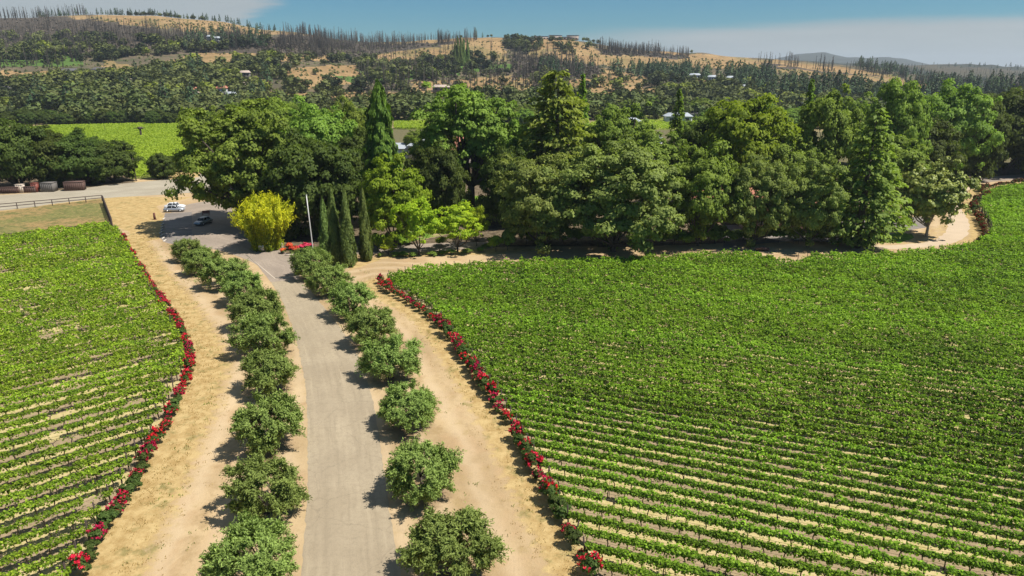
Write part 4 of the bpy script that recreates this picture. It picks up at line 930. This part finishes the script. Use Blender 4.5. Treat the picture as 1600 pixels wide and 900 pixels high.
HS = [(112, 120, 26, 'greywall', 'darkroof', 'long dark-roofed house on the golden bench at upper left', 'x'), (160, 118, 24, 'whitepaint', 'darkroof', 'house with white front beside the long dark-roofed house', 'x'), (207, 134, 14, 'stucco', 'tanroof', 'tan-roofed house alone in the dark woods left of centre', 'x'),
      (229, 148, 12, 'stucco', 'tanroof', 'small pale house below the tan-roofed house in the woods', 'x'), (303, 140, 11, 'greywall', 'paleroof', 'small grey house left of the orange-roofed villas', 'x'), (306, 150, 16, 'rust', 'tile', 'red-brown house with clay roof at the left of the villa group', 'x'),
      (314, 158, 22, 'stucco', 'tanroof', 'long pale house lowest of the villa group', 'x'), (344, 148, 24, 'whitepaint', 'tile', 'white villa with orange tile roof in the middle of the villa group', 'x'), (363, 157, 16, 'whitepaint', 'paleroof', 'white house below and right of the orange-roofed villa', 'x'),
      (386, 142, 20, 'stucco', 'tanroof', 'tan villa right of the orange-roofed villa', 'x'), (384, 123, 14, 'greywall', 'tanroof', 'isolated tan-roofed house above the villa group', 'x'), (48, 148, 14, 'whitepaint', 'darkroof', 'dark-roofed house at far left below the golden slope', 'x'),
      (14, 148, 22, 'greywall', 'darkroof', 'long dark house at the left edge under the oaks', 'x'), (1085, 125, 16, 'whitepaint', 'paleroof', 'white modern house among the conifers', 'x'), (1090, 137, 22, 'stucco', 'tile', 'orange-roofed house under the white modern house', 'x'),
      (1112, 128, 12, 'whitepaint', 'paleroof', 'white house right of the modern one among the conifers', 'x'), (1140, 129, 10, 'greywall', 'paleroof', 'small grey house far right among the conifers', 'x'), (1160, 145, 9, 'whitepaint', 'paleroof', 'tiny white house above the bright sycamore', 'x'),
      (690, 146, 26, 'greywall', 'tanroof', 'long low building on the golden field right of the cedar tip', 'x'), (330, 64, 10, 'whitepaint', 'paleroof', 'tiny white house high under the left ridge', 'x'), (341, 67, 9, 'whitepaint', 'paleroof', 'tiny pale house just right of another under the left ridge', 'x'),
      (1082, 78, 18, 'greywall', 'darkroof', 'small house on the ridge right of the burnt trees', 'x')]
def hit(x, y):
    """first terrain point on sight lines"""
    x = np.atleast_1d(np.asarray(x, float)); y = np.atleast_1d(np.asarray(y, float)); u, Yd, Z = ray(x, y)
    Ys = np.concatenate([np.geomspace(300, 1260, 420), np.geomspace(1270, 6000, 160)]); rx = np.full(len(x), np.nan); ry = rx.copy()
    for s in range(0, len(x), 2000):
        sl = slice(s, s + 2000); tt = Ys[None] / Yd[sl, None]; X = u[sl, None] * tt; zr = H + Z[sl, None] * tt
        h_ = zt(X, np.broadcast_to(Ys[None], X.shape)) >= zr; i = h_.argmax(1); ok = h_.any(1)
        ry[sl] = np.where(ok, Ys[i], np.nan); rx[sl] = np.where(ok, X[np.arange(len(i)), i], np.nan)
    return rx, ry
hx, hy = hit([q[0] for q in HS], [q[1] for q in HS])
for q, X, Y in zip(HS, hx, hy):
    if np.isnan(X): continue
    wd = q[2] * Y / F
    house(X, Y, float(zt(X, Y)) + 1.2, wd, wd * .5, 4.0, 1.9, random.uniform(-.15, .15), q[3], q[4], 'hillside_house', q[5], 'house', 'houses on the hillside')
# hilltop estate
X, z = P(875, 64, 1245); e = empty('hilltop_mansion', (X, 1245, float(zt(X, 1245)) - 1.5), .12, (1, 1, .85)); A = Acc()
for x_, w_, h_ in ((-32, 22, 7), (-8, 20, 9), (12, 30, 6), (22, 18, 9)): box(A, (x_, 0, h_ / 2), (w_, 12 + x_ * .05, h_))
link('wall', A.mesh('wall', ['tanroof']), e); A = Acc()
for x_, w_, h_ in ((-32, 24, 7), (-8, 22, 9), (12, 31, 6), (22, 20, 9)): box(A, (x_, 0, h_ + .3), (w_ + .4, 12.6 + x_ * .05, .6))
link('roof', A.mesh('roof', ['darkroof']), e); A = Acc()
for x_ in range(-38, 30, 5): box(A, (x_, -7.0, 3.2), (2.6, .3, 2.2))
link('windows', A.mesh('windows', ['glass']), e); tag(e, 'wide flat-roofed mansion on top of the golden hill', 'mansion')

# ------------------------------------------------------------------ hillside trees
def small_proto(kind, seed):
    rng = np.random.default_rng(seed); A = Acc()
    if kind == 'oak':
        nl = 13; D = rdir(rng, 40); D = D[D[:, 2] > -.75][:nl]
        for d0 in D:
            c_ = d0 * np.array([.32, .32, .28]) * rng.uniform(.5, 1) + np.array([0, 0, .48]); m_ = 11; d = rdir(rng, m_)
            V, Fc = cards(c_ + d * np.array([.2, .2, .22]), d + rdir(rng, m_) * .5, rng.uniform(.12, .22, m_), rng.uniform(.12, .2, m_), rng); A.add(V, Fc, np.clip(.2 + .3 * rng.random() + .4 * rng.random(m_), 0, 1))
        tube(A, [(0, 0, -.1), (0, 0, .4)], [.03, .02], 4, 0, 1)
    elif kind == 'conifer':
        m_ = 95; f = rng.random(m_) ** 1.1; a_ = rng.uniform(0, 6.28, m_); r = .24 * (1 - f) ** .8 * rng.uniform(.6, 1.1, m_) + .01
        C = np.stack([np.cos(a_) * r, np.sin(a_) * r, .1 + .9 * f], 1); V, Fc = cards(C, np.stack([np.cos(a_), np.sin(a_), np.full(m_, .6)], 1) + rdir(rng, m_) * .4, .15 * (1.1 - f * .6), .075 * (1.2 - f * .6), rng); A.add(V, Fc, rng.random(m_))
        tube(A, [(0, 0, -.1), (0, 0, 1.)], [.022, .004], 4, 0, 1)
    elif kind == 'snag':
        tube(A, [(0, 0, -.1), (rng.normal() * .01, 0, .5), (rng.normal() * .02, 0, 1.)], [.026, .018, .005], 4, rng.random(), 0)
        for k in range(24):
            f = rng.uniform(.12, .97); a_ = rng.uniform(0, 6.28); l_ = .13 * (1.15 - f); p0 = np.array([0, 0, f]); p1 = p0 + np.array([math.cos(a_) * l_, math.sin(a_) * l_, rng.uniform(-.02, .06)])
            tube(A, [p0, p1], [.008, .003], 4, rng.random() * .7, 0, cap=False)
    elif kind == 'scrub':
        m_ = 34; d = rdir(rng, m_); d[:, 2] = np.abs(d[:, 2]); V, Fc = cards(d * np.array([.45, .45, .75]) * rng.uniform(.5, 1, m_)[:, None], d + rdir(rng, m_) * .5, .34, .3, rng); A.add(V, Fc, rng.random(m_))
    return np.concatenate(A.V), np.concatenate(A.F), np.concatenate(A.T), np.concatenate(A.I)
SPM = {'brushwood': ['brush'], 'oak': ['hilloak', 'bark', 'hillbright'], 'conifer': ['hillconifer', 'bark'], 'snag': ['snag'], 'scrub': ['scrub']}
SP_ = {k: [small_proto('scrub' if k == 'brushwood' else k, 100 + i) for i in range(6)] for k in SPM}
REG = [('brushwood', 420, [(0, 30), (60, 26), (130, 34), (240, 48), (260, 76), (150, 84), (0, 74)]), ('brushwood', 260, [(230, 52), (470, 62), (490, 80), (250, 82)]), ('brushwood', 420, [(440, 54), (560, 66), (640, 68), (740, 66), (620, 78), (560, 96), (400, 86)]), ('brushwood', 200, [(800, 85), (940, 105), (930, 125), (800, 120)]), ('brushwood', 160, [(935, 77), (1080, 88), (1075, 93), (940, 86)]), ('brushwood', 260, [(560, 90), (900, 90), (900, 150), (560, 150)]),
       ('snag', 520, [(0, 26), (60, 22), (130, 30), (240, 45), (260, 75), (150, 82), (0, 72)]), ('snag', 330, [(230, 48), (320, 58), (470, 58), (490, 78), (250, 80)]), ('snag', 560, [(440, 48), (500, 54), (560, 64), (600, 68), (640, 67), (700, 62), (750, 62), (740, 66), (620, 76), (560, 84), (480, 76)]),
       ('snag', 260, [(930, 74), (1010, 81), (1080, 86), (1075, 90), (940, 84)]), ('snag', 200, [(400, 60), (560, 70), (560, 98), (400, 84)]), ('snag', 60, [(1180, 96), (1400, 122), (1340, 116), (1200, 102)]),
       ('snag', 200, [(800, 85), (850, 92), (940, 105), (930, 125), (800, 120)]), ('snag', 260, [(560, 75), (900, 80), (900, 150), (560, 150)]), ('snag', 120, [(0, 80), (130, 80), (130, 108), (0, 108)]),
       ('oak', 130, [(0, 55), (240, 60), (300, 75), (0, 80)]), ('oak', 260, [(0, 76), (240, 80), (420, 60), (420, 78), (300, 82), (150, 98), (0, 108)]), ('conifer', 120, [(300, 52), (400, 50), (420, 75), (290, 78)]),
       ('conifer', 90, [(0, 130), (430, 110), (430, 190), (0, 190)]), ('oak', 1150, [(0, 130), (60, 133), (100, 120), (190, 126), (260, 104), (400, 98), (430, 190), (300, 192), (120, 192), (100, 178), (0, 165)]), ('oak', 70, [(0, 188), (300, 190), (300, 194), (0, 196)]),
       ('oak', 420, [(400, 88), (600, 95), (700, 100), (900, 125), (1000, 150), (1000, 185), (430, 185)]), ('oak', 230, [(430, 160), (1000, 160), (1000, 188), (430, 188)]), ('scrub', 3000, [(400, 62), (900, 66), (1080, 90), (1000, 180), (400, 180)]),
       ('scrub', 320, [(130, 28), (420, 34), (450, 52), (240, 45)]), ('scrub', 500, [(1080, 88), (1460, 138), (1400, 140), (1100, 108)]), ('scrub', 700, [(0, 60), (400, 70), (400, 130), (0, 130)]),
       ('conifer', 420, [(930, 110), (990, 107), (1060, 104), (1100, 118), (1210, 120), (1210, 138), (1050, 130), (930, 125)]), ('conifer', 420, [(1150, 126), (1300, 138), (1450, 155), (1500, 170), (1200, 168), (1150, 140)]), ('conifer', 70, [(850, 104), (930, 104), (930, 122), (840, 120)]),
       ('oak', 620, [(900, 112), (1000, 128), (1200, 130), (1500, 162), (1600, 168), (1600, 190), (1000, 188), (960, 150)]), ('conifer', 760, [(1330, 103), (1450, 101), (1600, 110), (1700, 120), (1700, 160), (1480, 152)]), ('snag', 200, [(1300, 104), (1600, 112), (1600, 150), (1480, 150)]),
        ('oak', 60, [(600, 95), (780, 85), (790, 103), (640, 106)]), ('oak', 110, [(780, 68), (830, 64), (930, 74), (900, 90), (820, 86)])]
rng = np.random.default_rng(7); items = []
for kind, n, poly in REG:
    if any(q[0] in (0, 1600) for q in poly) and kind != 'scrub': n = int(n * 1.45); poly = [(-260 if q[0] == 0 else (1780 if q[0] == 1600 else q[0]), q[1]) for q in poly]
    p = np.array(poly); x0, y0 = p.min(0); x1, y1 = p.max(0); xs = rng.uniform(x0, x1, n * 12); ys = rng.uniform(y0, y1, n * 12); ok = inpoly(xs, ys, poly)
    n = int(n * {'oak': .8, 'snag': 1.4, 'conifer': .62}.get(kind, 1))
    if n > 150 and kind not in ('scrub', 'brushwood'): ok &= (vnoise(xs / 16, ys / 6, 77) > np.where(xs < 430, .38, .34))
    if kind in ('oak', 'conifer', 'scrub'):
        ing = np.zeros(len(xs), bool)
        for hq in HG: ing |= inpoly(xs, ys, hq)
        ok &= ~(ing & (rng.random(len(xs)) < (.88 if kind != 'scrub' else .25)))
    for q in HS: ok &= ~((np.abs(xs - q[0]) < q[2] * .7) & (ys > q[1] - 1) & (ys < q[1] + 8))
    xs = xs[ok][:n]; ys = ys[ok][:n]; hx, hy = hit(xs, ys); g_ = ~np.isnan(hx) & (hy > 425)
    for X, Y in zip(hx[g_], hy[g_]):
        h_ = {'oak': rng.uniform(6, 14), 'conifer': rng.uniform(8, 22), 'snag': rng.uniform(9, 19), 'scrub': rng.uniform(1.2, 3.6), 'brushwood': rng.uniform(2., 5.)}[kind]
        if kind == 'conifer' and Y > 900: h_ *= .75
        if Y > 1500: h_ *= .9
        w_ = h_ * {'oak': rng.uniform(1.1, 1.6), 'conifer': rng.uniform(.9, 1.3), 'snag': 1., 'scrub': 1.2, 'brushwood': 1.3}[kind]
        if kind == 'snag': h_ *= .55 + .75 * float(vnoise(X / 22, Y / 40, 91)); w_ = h_
        items.append((kind, X, Y, float(zt(X, Y)), h_, w_, ))
# skyline trees
def sky_t(kind, xs, hs_, D=1247):
    for x, h_ in zip(xs, hs_):
        X, _ = P(x, 60, D); X = X; items.append((kind, X, D, float(zt(X, D)) - .3, h_, h_ * (1.2 if kind == 'oak' else 1.)))
sky_t('conifer', list(rng.uniform(60, 440, 95)), rng.uniform(6, 13, 95)); sky_t('oak', list(rng.uniform(200, 330, 30)), rng.uniform(5, 8, 30))
sky_t('snag', list(rng.uniform(0, 140, 70)), rng.uniform(12, 20, 70)); sky_t('snag', list(rng.uniform(470, 740, 60)), rng.uniform(5, 11, 60)); sky_t('snag', list(rng.uniform(470, 600, 90)), rng.uniform(9, 19, 90)); sky_t('snag', list(rng.uniform(620, 700, 60)), rng.uniform(6, 14, 60)); sky_t('snag', list(rng.uniform(940, 1070, 90)), rng.uniform(6, 12, 90))
sky_t('conifer', [743, 754], [17, 9]); sky_t('oak', [720, 762, 768, 790, 800, 812, 836, 842, 912, 918, 928, 935, 1082], [6, 5, 6, 6, 7, 5, 6, 5, 8, 9, 7, 9, 6]); sky_t('conifer', [702, 707], [8, 6])
sky_t('oak', list(rng.uniform(860, 905, 9)), rng.uniform(4, 7, 9), 1235)
for x in (712, 716, 721, 725, 731): 
    hx, hy = hit([x], [103]); plant('cypress', hx[0], hy[0], random.uniform(25, 33), 5.5, 'poplar_tree', 'tall dark columnar tree in the close group on the central golden hill', 'tree', 'tall columnar trees on the golden hill', z=float(zt(hx[0], hy[0])))
# burnt columns are slim conifers
items = [i for i in items if not math.isnan(i[1])]
byk = {}
for it in items: byk.setdefault(it[0], []).append(it)
lim = {'oak': 300, 'conifer': 170, 'snag': 150, 'scrub': 0, 'brushwood': 0}
lab = {'oak': ('hillside_oak', 'round dark-green oak %s', 'tree'), 'conifer': ('hillside_conifer', 'dark pointed conifer %s', 'tree'), 'snag': ('burnt_tree', 'bare grey fire-killed tree %s', 'dead tree')}
def zone(x, y):
    if x < 430: return 'on the left hillside' if y < 130 else 'among the houses at the foot of the left hillside'
    if x < 900: return 'on the central golden hill'
    if x < 1250: return 'on the slope right of centre'
    return 'on the far right slope'
small_me = {k: [mk_mesh('small_' + k, V, Fc, SPM[k], T_, I_) for V, Fc, T_, I_ in SP_[k]] for k in lim if lim[k]}
for k, L_ in byk.items():
    L_.sort(key=lambda i: -i[4] * (1 if k != 'scrub' else 1) / i[2])
    for it in L_[:lim[k]]:
        _, X, Y, z, h_, w_ = it
        o = link(lab[k][0], small_me[k][rng.integers(6)], loc=(X, Y, z)); o.scale = (w_, w_, h_); o.rotation_euler = (0, 0, rng.uniform(0, 6.28))
        ix, iy = project(X, Y, z); zn = zone(float(ix), float(iy)); tag(o, lab[k][1] % zn, lab[k][2], {'oak': 'oaks ', 'conifer': 'conifers ', 'snag': 'burnt trees '}[k] + zn)
    A = Acc()
    for it in L_[lim[k]:]:
        _, X, Y, z, h_, w_ = it; V, Fc, T_, I_ = SP_[k][rng.integers(6)]; a_ = rng.uniform(0, 6.28); ca, sa = math.cos(a_), math.sin(a_)
        tt = np.clip(T_ + rng.normal() * .25 + (vnoise(X / 80, Y / 80, 55) - .5) * .9, 0, 1.3)
        A.add(np.stack([(V[:, 0] * ca - V[:, 1] * sa) * w_ + X, (V[:, 0] * sa + V[:, 1] * ca) * w_ + Y, V[:, 2] * h_ + z], 1), Fc, tt, I_)
    if A.V and k == 'oak':
        A.I = [np.where((i_ == 0) & (rng.random() < .07), 2, i_) for i_ in A.I]
    if A.V:
        nm = {'oak': 'distant_oak_wood', 'conifer': 'distant_conifer_wood', 'snag': 'distant_burnt_wood', 'scrub': 'hillside_scrub', 'brushwood': 'dead_brush'}[k]
        tag(link(nm, A.mesh(nm, SPM[k])), {'oak': 'far mass of dark oaks covering the hillsides', 'conifer': 'far mass of conifers on the right slopes', 'snag': 'grey band of fire-killed trees along the ridges', 'scrub': 'low dark scrub dotting the golden hills', 'brushwood': 'grey-brown leafless brush below the fire-killed trees'}[k], 'woodland' if k not in ('scrub', 'brushwood') else 'scrub', kind='stuff')
print('hill items', {k: len(v) for k, v in byk.items()})
# valley trees in front of the hills
for i in range(85):
    x = random.uniform(300, 1560); yb = random.uniform(192, 206)
    if 600 < x < 690 or 920 < x < 1110: yb = random.uniform(181, 188)
    T('oak', x, yb, yb - random.uniform(22, 34), random.uniform(30, 46), 'valley_tree', 'green tree on the valley floor behind the wooded belt', 'tree', 'trees on the valley floor beyond the wooded belt', v=i)
for i in range(26):
    x = i * 12 + random.uniform(-5, 5); T('darkoak', x, 194 + random.uniform(-2, 2), 176 + random.uniform(-6, 3), random.uniform(20, 34), 'field_edge_tree', 'dark tree along the far edge of the bright vineyard at left', 'tree', 'trees along the far edge of the bright vineyard', v=i)

# ------------------------------------------------------------------ poles, fences, small things
def pole(x, yb, yt, r, m_, name, label, cat='pole', arm=0.):
    X, Y = G(x, yb); _, top = P(x, yt, Y); e = empty(name, (X, Y, 0)); A = Acc(); tube(A, [(0, 0, -.2), (0, 0, top * .5), (0, 0, top)], [r, r * .9, r * .75], 12); link('shaft', A.mesh('shaft', [m_], True), e)
    return tag(e, label, cat), e, top
_, e, top = pole(490, 398, 306, .11, 'metalpole', 'flagpole', 'tall white bare flagpole in front of the narrow cypresses', 'flagpole')
e.rotation_euler = (0, -.03, 0)
A = Acc(); tube(A, [(0, 0, top), (0, 0, top + .12), (0, 0, top + .2)], [.05, .14, .03], 8); link('finial', A.mesh('finial', ['metalpole']), e)
A = Acc(); tube(A, [(0, 0, 0), (0, 0, .2)], [.35, .3], 12); link('base', A.mesh('base', ['stucco']), e)
_, e, top = pole(221, 215, 200, .55, 'wood', 'wind_machine', 'dark wind machine tower with blades in the bright far vineyard', 'wind machine')
A = Acc(); box(A, (0, -.6, top), (5., .2, .3), .3); link('blade', A.mesh('blade', ['wood']), e); A = Acc(); box(A, (0, .1, top), (1.4, 2.0, 1.1)); link('engine', A.mesh('engine', ['bark']), e)
pole(213, 283, 247, .16, 'wood', 'utility_pole', 'thin wooden pole at the right end of the dark oak clump')
pole(165, 207, 196, .12, 'wood', 'field_post', 'slim post in the bright far vineyard left of the wind machine')
def fence(a, b, step, hgt, rails, name, label, post=.05, rail=.03):
    a = np.array(G(*a)); b = np.array(G(*b)); n = max(2, int(np.linalg.norm(b - a) / step)); e = empty(name, (a[0], a[1], 0)); A = Acc(); tube(A, [(0, 0, -.1), (0, 0, hgt)], [post, post], 6); pm = A.mesh('post', ['wood'])
    for i in range(n + 1):
        q = (b - a) * i / n; link('post', pm, e, (q[0], q[1], 0))
    for zz in rails:
        A = Acc(); d = b - a; tube(A, [(0, 0, zz), (d[0] / 2, d[1] / 2, zz), (d[0], d[1], zz)], rail, 4); link('rail', A.mesh('rail', ['wood']), e)
    return tag(e, label, 'fence')
fence((-60, 334), (160, 314), 3.2, 1.5, (1.45, .8), 'rail_fence', 'dark rail fence between the grassy paddock and the road', .10, .085)
fence((-60, 383), (176, 355), 4.6, 1.15, (1.1, .75), 'wire_fence', 'dark wire fence along the top edge of the left vineyard', .09, .07)
fence((176, 355), (162, 318), 1.0, 2.0, (1.9, 1.3, .8, .4), 'stake_fence', 'close dark stake fence joining the paddock fences', .14, .07)
# rust container, red box, brick fence, shed
def crate(x, yb, wd, dp, ht, rz, m_, name, label, cat, lid=None):
    X, Y = G(x, yb); e = empty(name, (X, Y, 0), rz); A = Acc(); box(A, (0, 0, ht / 2), (wd, dp, ht)); link('body', A.mesh('body', [m_]), e)
    A = Acc(); n = int(wd / .45)
    for i in range(n): box(A, (-wd / 2 + (i + .5) * wd / n, -dp / 2 - .03, ht / 2), (.12, .06, ht * .94))
    link('ribs', A.mesh('ribs', [m_]), e); A = Acc(); box(A, (0, 0, ht + .05), (wd + .15, dp + .15, .1)); link('lid', A.mesh('lid', [lid or m_]), e); return tag(e, label, cat)
crate(118, 297, 4.8, 2.4, 2.3, .28, 'rust', 'container', 'rust-brown container by the road under the dark oaks', 'container')
crate(78, 299, 3.2, 2.5, 2.4, .1, 'greywall', 'shed', 'small grey shed between the red box and the rust-brown container', 'shed')
crate(56, 300, 1.6, 1.2, 2.4, .1, 'red', 'box', 'upright red box beside the road at far left', 'box')
crate(33, 301, 2.0, 1.0, 2.2, .1, 'stucco', 'gate_pillar', 'pale gate pillar next to the red box', 'pillar')
crate(10, 302, 6.5, .4, 1.6, .12, 'rust', 'brick_wall', 'low brick-red wall at the left edge beyond the road', 'wall')
crate(47, 301, 3., .4, 1.6, .12, 'rust', 'brick_wall', 'short brick-red wall between the pale pillar and the red box', 'wall')
# sign by bamboo, notice board, log pile
def board(x, yb, wd, ht, z0, m_, name, label, cat='sign'):
    X, Y = G(x, yb); e = empty(name, (X, Y, 0)); A = Acc(); box(A, (0, 0, z0 + ht / 2), (wd, .06, ht)); link('panel', A.mesh('panel', [m_]), e)
    for s in (-1, 1):
        A = Acc(); tube(A, [(s * wd * .42, .06, -.1), (s * wd * .42, .06, z0 + ht)], [.04, .04], 6); link('post', A.mesh('post', ['wood']), e)
    return tag(e, label, cat)
board(409, 394, 1., .95, .35, 'whitepaint', 'sign_board', 'small square white sign in front of the yellow bamboo')
board(1244, 381, 1.1, 1.3, .8, 'whitepaint', 'notice_board', 'white notice board under the oak with the leaning trunk')
X, Y = G(1190, 392); e = empty('log_pile', (X, Y, 0), .1)
for i in range(9):
    A = Acc(); r_ = random.uniform(.12, .22); l_ = random.uniform(1., 1.9); a_ = random.uniform(-.5, .5); c_ = np.array([random.uniform(-1.2, 1.2), random.uniform(-.3, .3), random.uniform(.15, .6)])
    d = np.array([math.cos(a_), math.sin(a_), random.uniform(-.15, .15)]) * l_ / 2; tube(A, [c_ - d, c_, c_ + d], r_, 8); link('log', A.mesh('log', ['rust']), e)
tag(e, 'heap of brown logs at the vineyard edge under the oaks', 'log pile')
# flower bed
FB = []
for mt in ('orange', 'pinkfl', 'yellow'):
    A = Acc(); rg = np.random.default_rng(5); crown_round(A, .6, .7, .35, 12, 45, .16, 5, lump=.4); FB.append(A.mesh('blooms', [mt]))
A = Acc(); crown_round(A, .6, .7, .0, 12, 60, .18, 6, lump=.4); FBF = A.mesh('leaves', ['rosefol'])
for i, (x, y, k, s_, lb) in enumerate([(443, 396, 0, 1., 'low peach flowering plant at the left end of the flower bed'), (454, 390, 0, 1.3, 'orange-red flowering plant behind the others in the flower bed'), (461, 396, 0, 1.4, 'bright orange flowering plant in the middle of the flower bed'),
                                 (470, 392, 1, 1.2, 'pink flowering plant right of the orange ones'), (477, 391, 1, 1.4, 'larger pink-red flowering plant near the flagpole'), (483, 390, 1, 1.2, 'rightmost pink-red flowering plant at the foot of the flagpole')]):
    X, Y = G(x, y); e = empty('flowering_plant', (X, Y, 0), i, (s_,) * 3); link('blooms', FB[k], e); link('leaves', FBF, e); tag(e, lb, 'flower', 'flowering plants in the bed by the flagpole')
A = Acc(); X, Y = G(453, 399); box(A, (X, Y, .12), (1.6, .35, .24), .1); tag(link('kerb_stone', A.mesh('kerb_stone', ['stucco'])), 'pale kerb stone in front of the flower bed', 'kerb')

# ---- cars
def car(x, yb, rz, paint, label, name='parked_car'):
    X, Y = G(x, yb); e = empty(name, (X, Y, .02), rz)
    xs = [-2.25, -2.15, -1.2, -.2, .9, 1.9, 2.25]; top = [.62, .86, .92, .93, .9, .78, .55]; bot = [.35, .25, .22, .22, .22, .25, .35]; hw = [.74, .86, .9, .9, .9, .86, .7]
    sec = []
    for a, tp, bt, w_ in zip(xs, top, bot, hw): sec.append([(a, -w_ * .96, bt), (a, -w_, (bt + tp) / 2), (a, -w_ * .93, tp), (a, -w_ * .5, tp + .03), (a, w_ * .5, tp + .03), (a, w_ * .93, tp), (a, w_, (bt + tp) / 2), (a, w_ * .96, bt)])
    V = np.array(sec).reshape(-1, 3); Q = []
    for i in range(6):
        for j in range(8): Q.append((i * 8 + j, i * 8 + (j + 1) % 8, (i + 1) * 8 + (j + 1) % 8, (i + 1) * 8 + j))
    for i in (0, 6): b0 = i * 8; Q += [(b0, b0 + 1, b0 + 6, b0 + 7), (b0 + 1, b0 + 2, b0 + 5, b0 + 6), (b0 + 2, b0 + 3, b0 + 4, b0 + 5)]
    A = Acc(); A.add(V, np.array(Q)); link('body', A.mesh('body', [paint], True), e)
    A = Acc(); box(A, (-.35, 0, 1.16), (2.5, 1.56, .5), taper=.72); link('windows', A.mesh('windows', ['glass']), e)
    A = Acc(); box(A, (-.35, 0, 1.43), (1.75, 1.16, .07), taper=.92)
    for s in (-1, 1):
        tube(A, [(-1.55, s * .76, .93), (-1.22, s * .57, 1.42)], .06, 4); tube(A, [(.88, s * .76, .93), (.50, s * .57, 1.42)], .045, 4); tube(A, [(-.35, s * .785, .93), (-.35, s * .59, 1.42)], .045, 4)
    link('roof', A.mesh('roof', [paint]), e)
    for a in (-1.38, 1.4):
        for s in (-1, 1):
            A = Acc(); tube(A, [(a, s * .70, .32), (a, s * .93, .32)], .32, 12); wq = link('wheel', A.mesh('wheel', ['tyre']), e); A = Acc(); tube(A, [(a, s * .90, .32), (a, s * .945, .32)], .2, 12); link('rim', A.mesh('rim', ['rim']), wq)
    for s in (-1, 1): A = Acc(); box(A, (2.18, s * .56, .62), (.14, .34, .14)); link('headlight', A.mesh('headlight', ['lamp']), e)
    return tag(e, label, 'car')
car(273, 330.5, .17, 'carsilver', 'silver car parked on the near side of the white car')
car(274, 326, .17, 'carwhite', 'white car parked beyond the silver car in the small car park')
car(318, 350, -1.75, 'cardark', 'grey car facing the camera in the shade of the huge oak')
car(1300, 366, .1, 'carwhite', 'white car glimpsed under the trees left of the deodar')
# wooden bench behind grey car
X, Y = G(322, 336); e = empty('garden_bench', (X, Y, .02), .1, (.75, .75, .9)); A = Acc(); box(A, (0, 0, .45), (2.2, .5, .08)); link('seat', A.mesh('seat', ['red']), e); A = Acc(); box(A, (0, .26, .8), (2.2, .06, .55)); link('backrest', A.mesh('backrest', ['red']), e)
for s in (-1, 1): A = Acc(); box(A, (s * .95, 0, .22), (.08, .45, .42)); link('leg', A.mesh('leg', ['red']), e)
tag(e, 'reddish-brown bench behind the grey shaded car', 'bench')
X, Y = G(242, 343); e = empty('marker_post', (X, Y, 0)); A = Acc(); box(A, (0, 0, .75), (.42, .35, 1.5), taper=.75); link('shaft', A.mesh('shaft', ['cloth']), e); A = Acc(); box(A, (0, 0, .04), (.7, .6, .1)); link('base', A.mesh('base', ['cloth']), e)
tag(e, 'short dark brown post standing alone on the dry grass left of the cars', 'post')
X, Y = G(1246, 409); A = Acc(); tube(A, [(X, Y, -.1), (X + .05, Y, 1.7)], [.06, .05], 6); tag(link('vineyard_post', A.mesh('vineyard_post', ['wood'])), 'single dark post in the notch of the vineyard edge', 'post')
